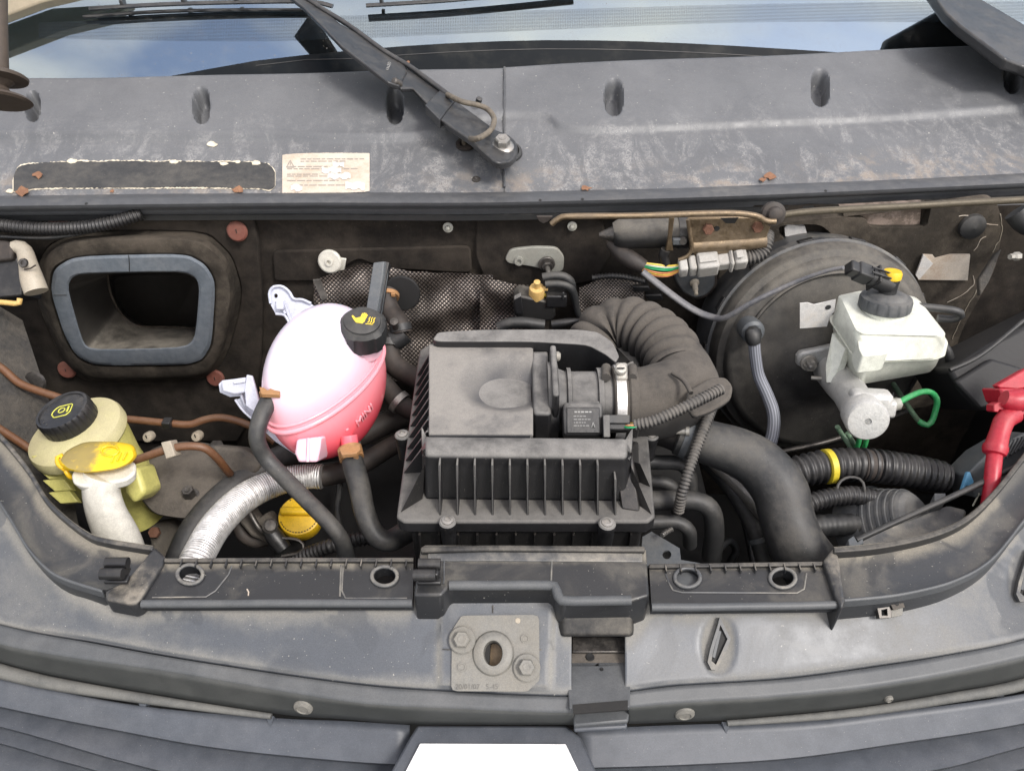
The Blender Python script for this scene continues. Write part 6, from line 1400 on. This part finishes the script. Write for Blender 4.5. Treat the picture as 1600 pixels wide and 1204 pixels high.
ringloft('lower_shell', [zq(sc(fl, .955, 1390, 520), zf-.001), zq(sc(bo, 1.0, 1390, 550), zb_+.010), zq(sc(bo, .95, 1390, 552), zb_), zq(sc(bo, .5, 1390, 552), zb_-.004)], M['resv'], t, n=96, capb=True, smooth=50)
# low step at the front left of the lid and a front boss
prism('front_step', zq(roundpoly([(1338, 520), (1388, 519), (1392, 530), (1388, 552), (1348, 556), (1342, 545)], .2, 3), 1.046), (0, 0, -.028), M['resv'], t, bevel=.004, bseg=3)
prism('side_web', [Z(x, y, z) for x, y, z in [(1300, 520, 1.01), (1320, 545, 1.012), (1310, 572, .985), (1300, 598, .968), (1291, 598, .968), (1290, 570, .985)]], (.012, .004, 0), M['resv'], t, bevel=.001)
ra = Vector((.0, .20, 1)).normalized(); rc_ = Z(1381, 482, 1.060); rs = S(rc_)
lathe('neck', rc_-ra*.01, ra, [(33*rs, 0), (33*rs, .012)], M['resv'], t)
cp = lathe('cap', rc_, ra, [(37*rs, 0), (39*rs, .002), (39*rs, .013), (37.5*rs, .0165), (30*rs, .018), (28*rs, .0205), (24*rs, .022), (14*rs, .023), (0, .023)], M['greyrub'], t, segs=180, mod=lambda a, k: 1-.035*max(0, math.cos(a*15))**4 if 1 <= k <= 2 else 1)
lathe('float_stem', rc_+ra*.02, ra, [(12.5*rs, 0), (12.5*rs, .016), (13.5*rs, .018), (12.5*rs, .024)], M['hosedark'], cp, segs=24)
lathe('float_button', rc_+ra*.045, ra, [(12*rs, -.004), (14.5*rs, -.002), (14.5*rs, .005), (12.5*rs, .008), (4*rs, .0085), (0, .0075)], M['yellow'], cp, segs=28)
pb = rc_+ra*.034; pd = (Y(1310, 411, pb.y)-pb); pd.normalize()
hosew('plug_socket', [pb, pb+pd*.018, pb+pd*.034], [.0125, .0125, .0115], M['hosedark'], t, segs=16, smoothpath=False)
pu = Vector((0, -.4, .9)); pu = (pu-pd*pu.dot(pd)).normalized(); pv = pd.cross(pu)
for nm, a, l, h_, m in (('plug_body', .044, .022, .020, 'hosedark'), ('plug_tail', .060, .014, .016, 'black'), ('plug_ring', .026, .003, .027, 'black')):
    V, F = box_geo(pb+pd*a, l, h_, h_, (pd, pu, pv)); build(nm, V, F, M[m], t, bevel=.002)
for s2 in (-.004, .004): hosew('plug_latch', [pb+pd*.012+pu*.015+pv*s2, pb+pd*.040+pu*.013+pv*s2], .0013, M['black'], t, segs=6)
tg = thing('paper_tag', 'torn silvery white paper tag on the left of the brake reservoir', 'tag')
prism('tag', yq([(1250, 474), (1262, 473), (1272, 476), (1290, 472), (1306, 468), (1304, 486), (1296, 496), (1292, 510), (1250, 513)], .165), (0, .0015, 0), M['paperw'], tg)
lathe('tag_hole', Y(1294, 480, .1645), (0, -1, 0), [(.004, 0), (.0035, .0006), (0, .0004)], M['hose'], tg, segs=12)
# ================================================================== MASTER CYLINDER
t = thing('master_cylinder', 'cast aluminium brake master cylinder under the white reservoir', 'master cylinder')
m0, m1 = Y(1303, 575, .175), Z(1356, 658, 1.0)
md = (m1-m0).normalized(); ml = (m1-m0).length
lathe('barrel', m0, md, [(.029, 0), (.026, ml*.3), (.0225, ml*.5), (.0225, ml*.80), (.0255, ml*.84), (.026, ml*.985), (.024, ml)], M['alu'], t, segs=40)
lathe('end_cap', m1-md*.002, md, [(.0235, 0), (.0235, .003), (.0205, .0036), (.0045, .0036), (.004, .002), (0, .002)], M['alu'], t, segs=36)
prism('mount_flange', [Y(x, y, .17) for x, y in [(1246, 558), (1252, 551), (1278, 546), (1306, 540), (1330, 580), (1320, 610), (1298, 600), (1280, 580), (1262, 576), (1246, 572)]], (0, .014, -.004), M['alu'], t, bevel=.004)
bolt('flange_nut', Y(1263, 566, .168), (0, -1, .2), .009, .010, M['zinc'], t, washer=.012); lathe('flange_stud', Y(1263, 566, .16), (0, -1, .1), [(.0045, 0), (.0042, .014), (.002, .015)], M['steel'], t, segs=10)
hosew('retaining_pin', [Y(1268, 590, .14), Y(1282, 591, .135), Y(1306, 589, .13)], .003, M['zinc'], t, segs=8)
mr = RT-md*RT.dot(md); mr.normalize(); mu = mr.cross(md); mu = mu if mu.z > 0 else -mu
V, F = box_geo(m0+md*ml*.80+mr*.010+mu*.010, .030, .050, .032, (md, mr, mu)); build('outlet_block', V, F, M['alu'], t, bevel=.007, bseg=3)
V, F = box_geo(m0+md*ml*.82+mr*.033+mu*.006, .020, .014, .022, (md, mr, mu)); build('outlet_lug', V, F, M['alu'], t, bevel=.004)
hosew('union_nut', [Z(1389, 633, .995), Z(1404, 630, .995)], .0085, M['paint'], t, segs=6, smoothpath=False)
textmesh('casting_mark', 'B-52-34', Y(1350, 622, .16), RT, Vector((0, -.9, .4)), .014, M['labeltxt'], t)
# green brake pipes
g = 'green brake pipes'
tag(hose('brake_pipe', [(1402, 630, .995), (1420, 620, .99), (1440, 612, .98), (1455, 613, .972), (1464, 624, .96), (1462, 640, .945), (1456, 658, .93), (1448, 664, .925), (1436, 658, .925)], 4.6, M['green'], segs=12), 'bright green brake pipe looping round from the master cylinder union', 'brake pipe', g)
tag(hose('brake_pipe', [(1396, 600, .90), (1412, 624, .91), (1428, 648, .915), (1438, 660, .922)], 4, M['greenpale'], segs=10), 'pale green brake pipe sloping down behind the bright loop', 'brake pipe', g)
for a, b, l in (((1314, 676), (1334, 706), 'leftmost faded green brake pipe under the master cylinder'), ((1330, 686), (1342, 704), 'middle faded green brake pipe under the master cylinder')):
    tag(hosew('brake_pipe', [Z(a[0]-6, a[1]-10, .93), Z(*a, .92), Z(*b, .90)], .0033, M['greenpale'], segs=10), l, 'brake pipe', g)
for x, l in ((1343, 'dark green brake pipe under the cylinder end, left one'), (1354, 'dark green brake pipe under the cylinder end, right one')):
    tag(hosew('brake_pipe', [Z(x+1, 680, .935), Z(x-2, 694, .92), Z(x-9, 708, .90)], .0033, M['green'], segs=10), l, 'brake pipe', g)
tag(hose('black_pipe', [(1426, 478, .16), (1470, 482, .155), (1495, 486, .15), (1502, 492, .15), (1490, 498, .155), (1465, 497, .16)], 6, M['hose'], lift=Y, segs=14), 'black pipe loop sticking out right of the brake reservoir', 'pipe')
tag(hose('black_hose', [(1472, 536, 1.0), (1482, 552, .99), (1484, 572, .97), (1478, 596, .95), (1468, 610, .93)], 7, M['hosedark'], segs=14), 'black hose hugging the right flank of the brake reservoir', 'hose')
tag(hose('grey_rod', [(1150, 726, .86), (1220, 706, .87), (1310, 684, .875), (1420, 640, .88)], 4, M['steeldk'], segs=10), 'thin dark rod running behind the thick duct under the brake servo', 'rod')

# ================================================================== RIGHT SIDE
t = thing('fuse_box', 'black box shell on the right behind the red terminal cover', 'box')
prism('shell', [D(x, y, 1.06) for x, y in [(1482, 578), (1548, 536), (1680, 470), (1700, 620), (1560, 640), (1530, 642), (1500, 610)]], FW*.10, M['voidblack'], t, bevel=.006)
hosew('shell_ridge', [D(x, y, 1.052) for x, y in [(1484, 578), (1520, 562), (1552, 540), (1600, 500)]], .003, M['hosedark'], t, segs=8)
prism('shell_face', [D(x, y, 1.05) for x, y in [(1492, 596), (1550, 560), (1600, 575), (1560, 632), (1532, 640)]], FW*.01, M['voidblack'], t, bevel=.004)
tag(hosew('black_hose', [D(x, y, 1.12) for x, y in [(1588, 330), (1602, 346), (1620, 352), (1680, 356)]], .017, M['hosedark'], segs=18), 'black rubber stub at the right edge below the scuttle', 'hose')
tag(lathe('bolt', D(1592, 400, 1.1), (-1, -.3, .1), [(.006, 0), (.006, .008), (.004, .010), (.004, .016)], M['zinc'], segs=6), 'pale bolt end at the right edge of the bay', 'bolt')
iw = bpy.data.objects['inner_wing']
prism('wing_strip', [D(x, y, 1.19) for x, y in [(1556, 396), (1566, 388), (1546, 440), (1532, 462), (1530, 436)]], FW*.01, M['wing'], iw, bevel=.002)
prism('wing_ledge', [D(x, y, 1.12) for x, y in [(1470, 590), (1496, 556), (1546, 532), (1540, 545), (1500, 568), (1484, 600)]], FW*.01, M['wing'], iw, bevel=.002)
t = thing('terminal_cover', 'red plastic battery terminal cover with red cable at the right edge', 'terminal cover')
prism('cover_top', [D(x, y, .96) for x, y in [(1558, 602), (1600, 578), (1660, 556), (1660, 618), (1602, 606), (1590, 608), (1562, 606)]], FW*.012, M['red'], t, bevel=.0015)
prism('cover_body', [D(x, y, .955) for x, y in [(1562, 606), (1592, 607), (1660, 616), (1660, 640), (1596, 638), (1570, 630)]], FW*.04, M['red'], t, bevel=.003)
hosew('cable_saddle', [D(1568, 622, .945), D(1582, 626, .945), D(1600, 624, .945)], [.010, .0135, .0135], M['red'], t, segs=18)
prism('cover_foot', [D(x, y, .945) for x, y in [(1553, 632), (1562, 628), (1600, 633), (1660, 640), (1660, 650), (1598, 648), (1592, 644), (1562, 640), (1560, 644), (1553, 643)]], FW*.016, M['red'], t, bevel=.0012)
hosew('cable', [D(x, y, d) for x, y, d in [(1584, 646, .95), (1570, 656, .945), (1562, 676, .94), (1556, 698, .935)]], [.012, .0115, .011, .0125], M['red'], t, segs=20, flat=1.0)
lathe('sleeve_collar', D(1556, 696, .935), D(1552, 720, .93)-D(1558, 690, .935), [(.0135, 0), (.014, .004), (.0125, .010), (.009, .012)], M['red'], t, segs=20)
hosew('sleeve', [D(x, y, d) for x, y, d in [(1555, 704, .935), (1552, 730, .925), (1549, 762, .92), (1545, 790, .92)]], .0088, M['red'], t, segs=18)
t = thing('battery_connector', 'grey ribbed connector block wrapped with blue tape at the right edge', 'connector')
prism('block', [D(x, y, .985) for x, y in [(1510, 742), (1544, 708), (1575, 690), (1600, 676), (1650, 680), (1640, 730), (1552, 768), (1524, 778)]], FW*.05, M['bluemetal'], t, bevel=.002)
for k in range(9):
    a = D(1574+k*6.5, 690-k*2.0, .983); b = D(1560+k*6.5, 722-k*4, .983); hosew('block_rib', [a, b], .0016, M['bluemetal'], t, segs=6, smoothpath=False)
prism('tape', [D(x, y, .975) for x, y in [(1503, 766), (1512, 738), (1516, 737), (1522, 752), (1518, 762), (1510, 758), (1506, 768)]], FW*.006, M['blue'], t, bevel=.0008)
hosew('white_wire', [D(1520, 790, .99), D(1530, 770, .985)], .001, M['wirew'], t, segs=5)
# corrugated tubes
t = thing('corrugated_tube', 'thick black corrugated tube with a yellow tape band', 'corrugated tube')
tp_ = [(1225, 744, .93), (1258, 734, .935), (1300, 727, .937), (1350, 726, .936), (1400, 732, .93), (1450, 741, .92), (1476, 747, .915)]
hose('tube', tp_, [24, 24, 25, 25, 25, 25, 24], M['corr'], t, corr=(.0094, .075, 'ridge'), segs=36)
a, b = Z(1288, 729, .937), Z(1300, 727.5, .937); dv = (b-a).normalized()
lathe('yellow_band', a, dv, [(.0205, 0), (.0222, .001), (.0222, .0085), (.0205, .0095)], M['yellowband'], t, segs=36)
a, b = Z(1346, 726, .936), Z(1372, 728, .935); dv = (b-a).normalized(); lathe('tape_wrap', a, dv, [(.0195, 0), (.0205, .001), (.0200, .018), (.0192, .019)], M['hosebrown'], t, segs=30)
tag(hose('corrugated_tube', [(1245, 796, .92), (1280, 781, .925), (1320, 774, .925), (1352, 776, .92), (1390, 785, .91)], 14, M['corr'], corr=(.0066, .09, 'ridge'), segs=28), 'thinner black corrugated tube below the yellow banded one', 'corrugated tube')
tag(hose('wire_loop', [(1308, 772, .93), (1309, 758, .935), (1318, 748, .94), (1332, 745, .94), (1346, 750, .94), (1351, 764, .935), (1350, 776, .925)], 2.4, M['hose'], segs=8), 'thin grey wire loop standing over the thinner corrugated tube', 'wire')
tag(hose('taped_hose', [(1262, 824, .90), (1290, 821, .90), (1315, 820, .90), (1350, 818, .90)], [17, 18, 17, 17], M['hosedark'], corr=(.013, .04, 'sin'), segs=22), 'dark taped hose stub between thick duct and lamp housing', 'hose')
# lamp housing
t = thing('headlamp_housing', 'grey headlamp housing back with ribbed round rubber cover at the right front', 'headlamp')
hc = Z(1394, 822, .892); ha = Vector((.56, -.34, .75)).normalized(); HR = 62*S(hc)
prof = [(HR*1.12, -.045), (HR*1.12, -.012)]
for k in range(6):
    r0 = HR*(1.08-.05*k); h0 = -.020+.0085*k; prof += [(r0-HR*.02, h0), (r0, h0+.0012), (r0, h0+.0042), (r0-HR*.02, h0+.0055), (r0-HR*.055, h0+.0042)]
prof += [(HR*.72, .032), (HR*.60, .036), (HR*.3, .037), (0, .037)]
lathe('rubber_cover', hc, ha, prof, M['greyrub'], t, segs=64, smooth=25)
prism('shell', zq(roundpoly([(1322, 850), (1370, 828), (1420, 812), (1480, 788), (1512, 796), (1500, 830), (1420, 862), (1340, 872)], .15, 3), .935), (0, 0, -.05), M['panel'], t, bevel=.006, bseg=3)
prism('shell_tab', zq([(1460, 770), (1478, 770), (1478, 782), (1460, 784)], .95), (0, 0, -.02), M['bluemetal'], t, bevel=.001)
t = thing('bonnet_release_cable', 'thin black rod slanting over the headlamp housing to the right edge', 'cable')
hose('rod', [(1338, 844, .955), (1400, 815, .965), (1480, 779, .975), (1540, 751, .98), (1600, 722, .985), (1680, 684, .99)], 4.8, M['hosedark'], t, segs=12)
prism('end_clip', zq([(1325, 842), (1334, 836), (1340, 846), (1348, 840), (1350, 848), (1338, 854), (1327, 852)], .96), (0, 0, -.012), M['bluemetal'], t, bevel=.001)

# ================================================================== put each thing's origin at its base
def kids(o): return [c for c in bpy.data.objects if c.parent == o]
deps = {}
for o in bpy.data.objects: deps.setdefault(o.parent, []).append(o)
for o in deps.get(None, []):
    if o.type in ('CAMERA', 'LIGHT'): continue
    ms = []
    def walk(q):
        if q.type == 'MESH': ms.append(q)
        for c in deps.get(q, []): walk(c)
    walk(o)
    if not ms: continue
    lo = np.full(3, 1e9); hi = -lo
    for q in ms:
        a = np.zeros(len(q.data.vertices)*3); q.data.vertices.foreach_get('co', a); a = a.reshape(-1, 3)
        if len(a): lo = np.minimum(lo, a.min(0)); hi = np.maximum(hi, a.max(0))
    base = Vector(((lo[0]+hi[0])/2, (lo[1]+hi[1])/2, lo[2]))
    if o.type == 'MESH': o.data.transform(Matrix.Translation(-base))
    o.location = base
    for c in deps.get(o, []):
        if o.type == 'MESH' or o.type == 'EMPTY': c.location = -base
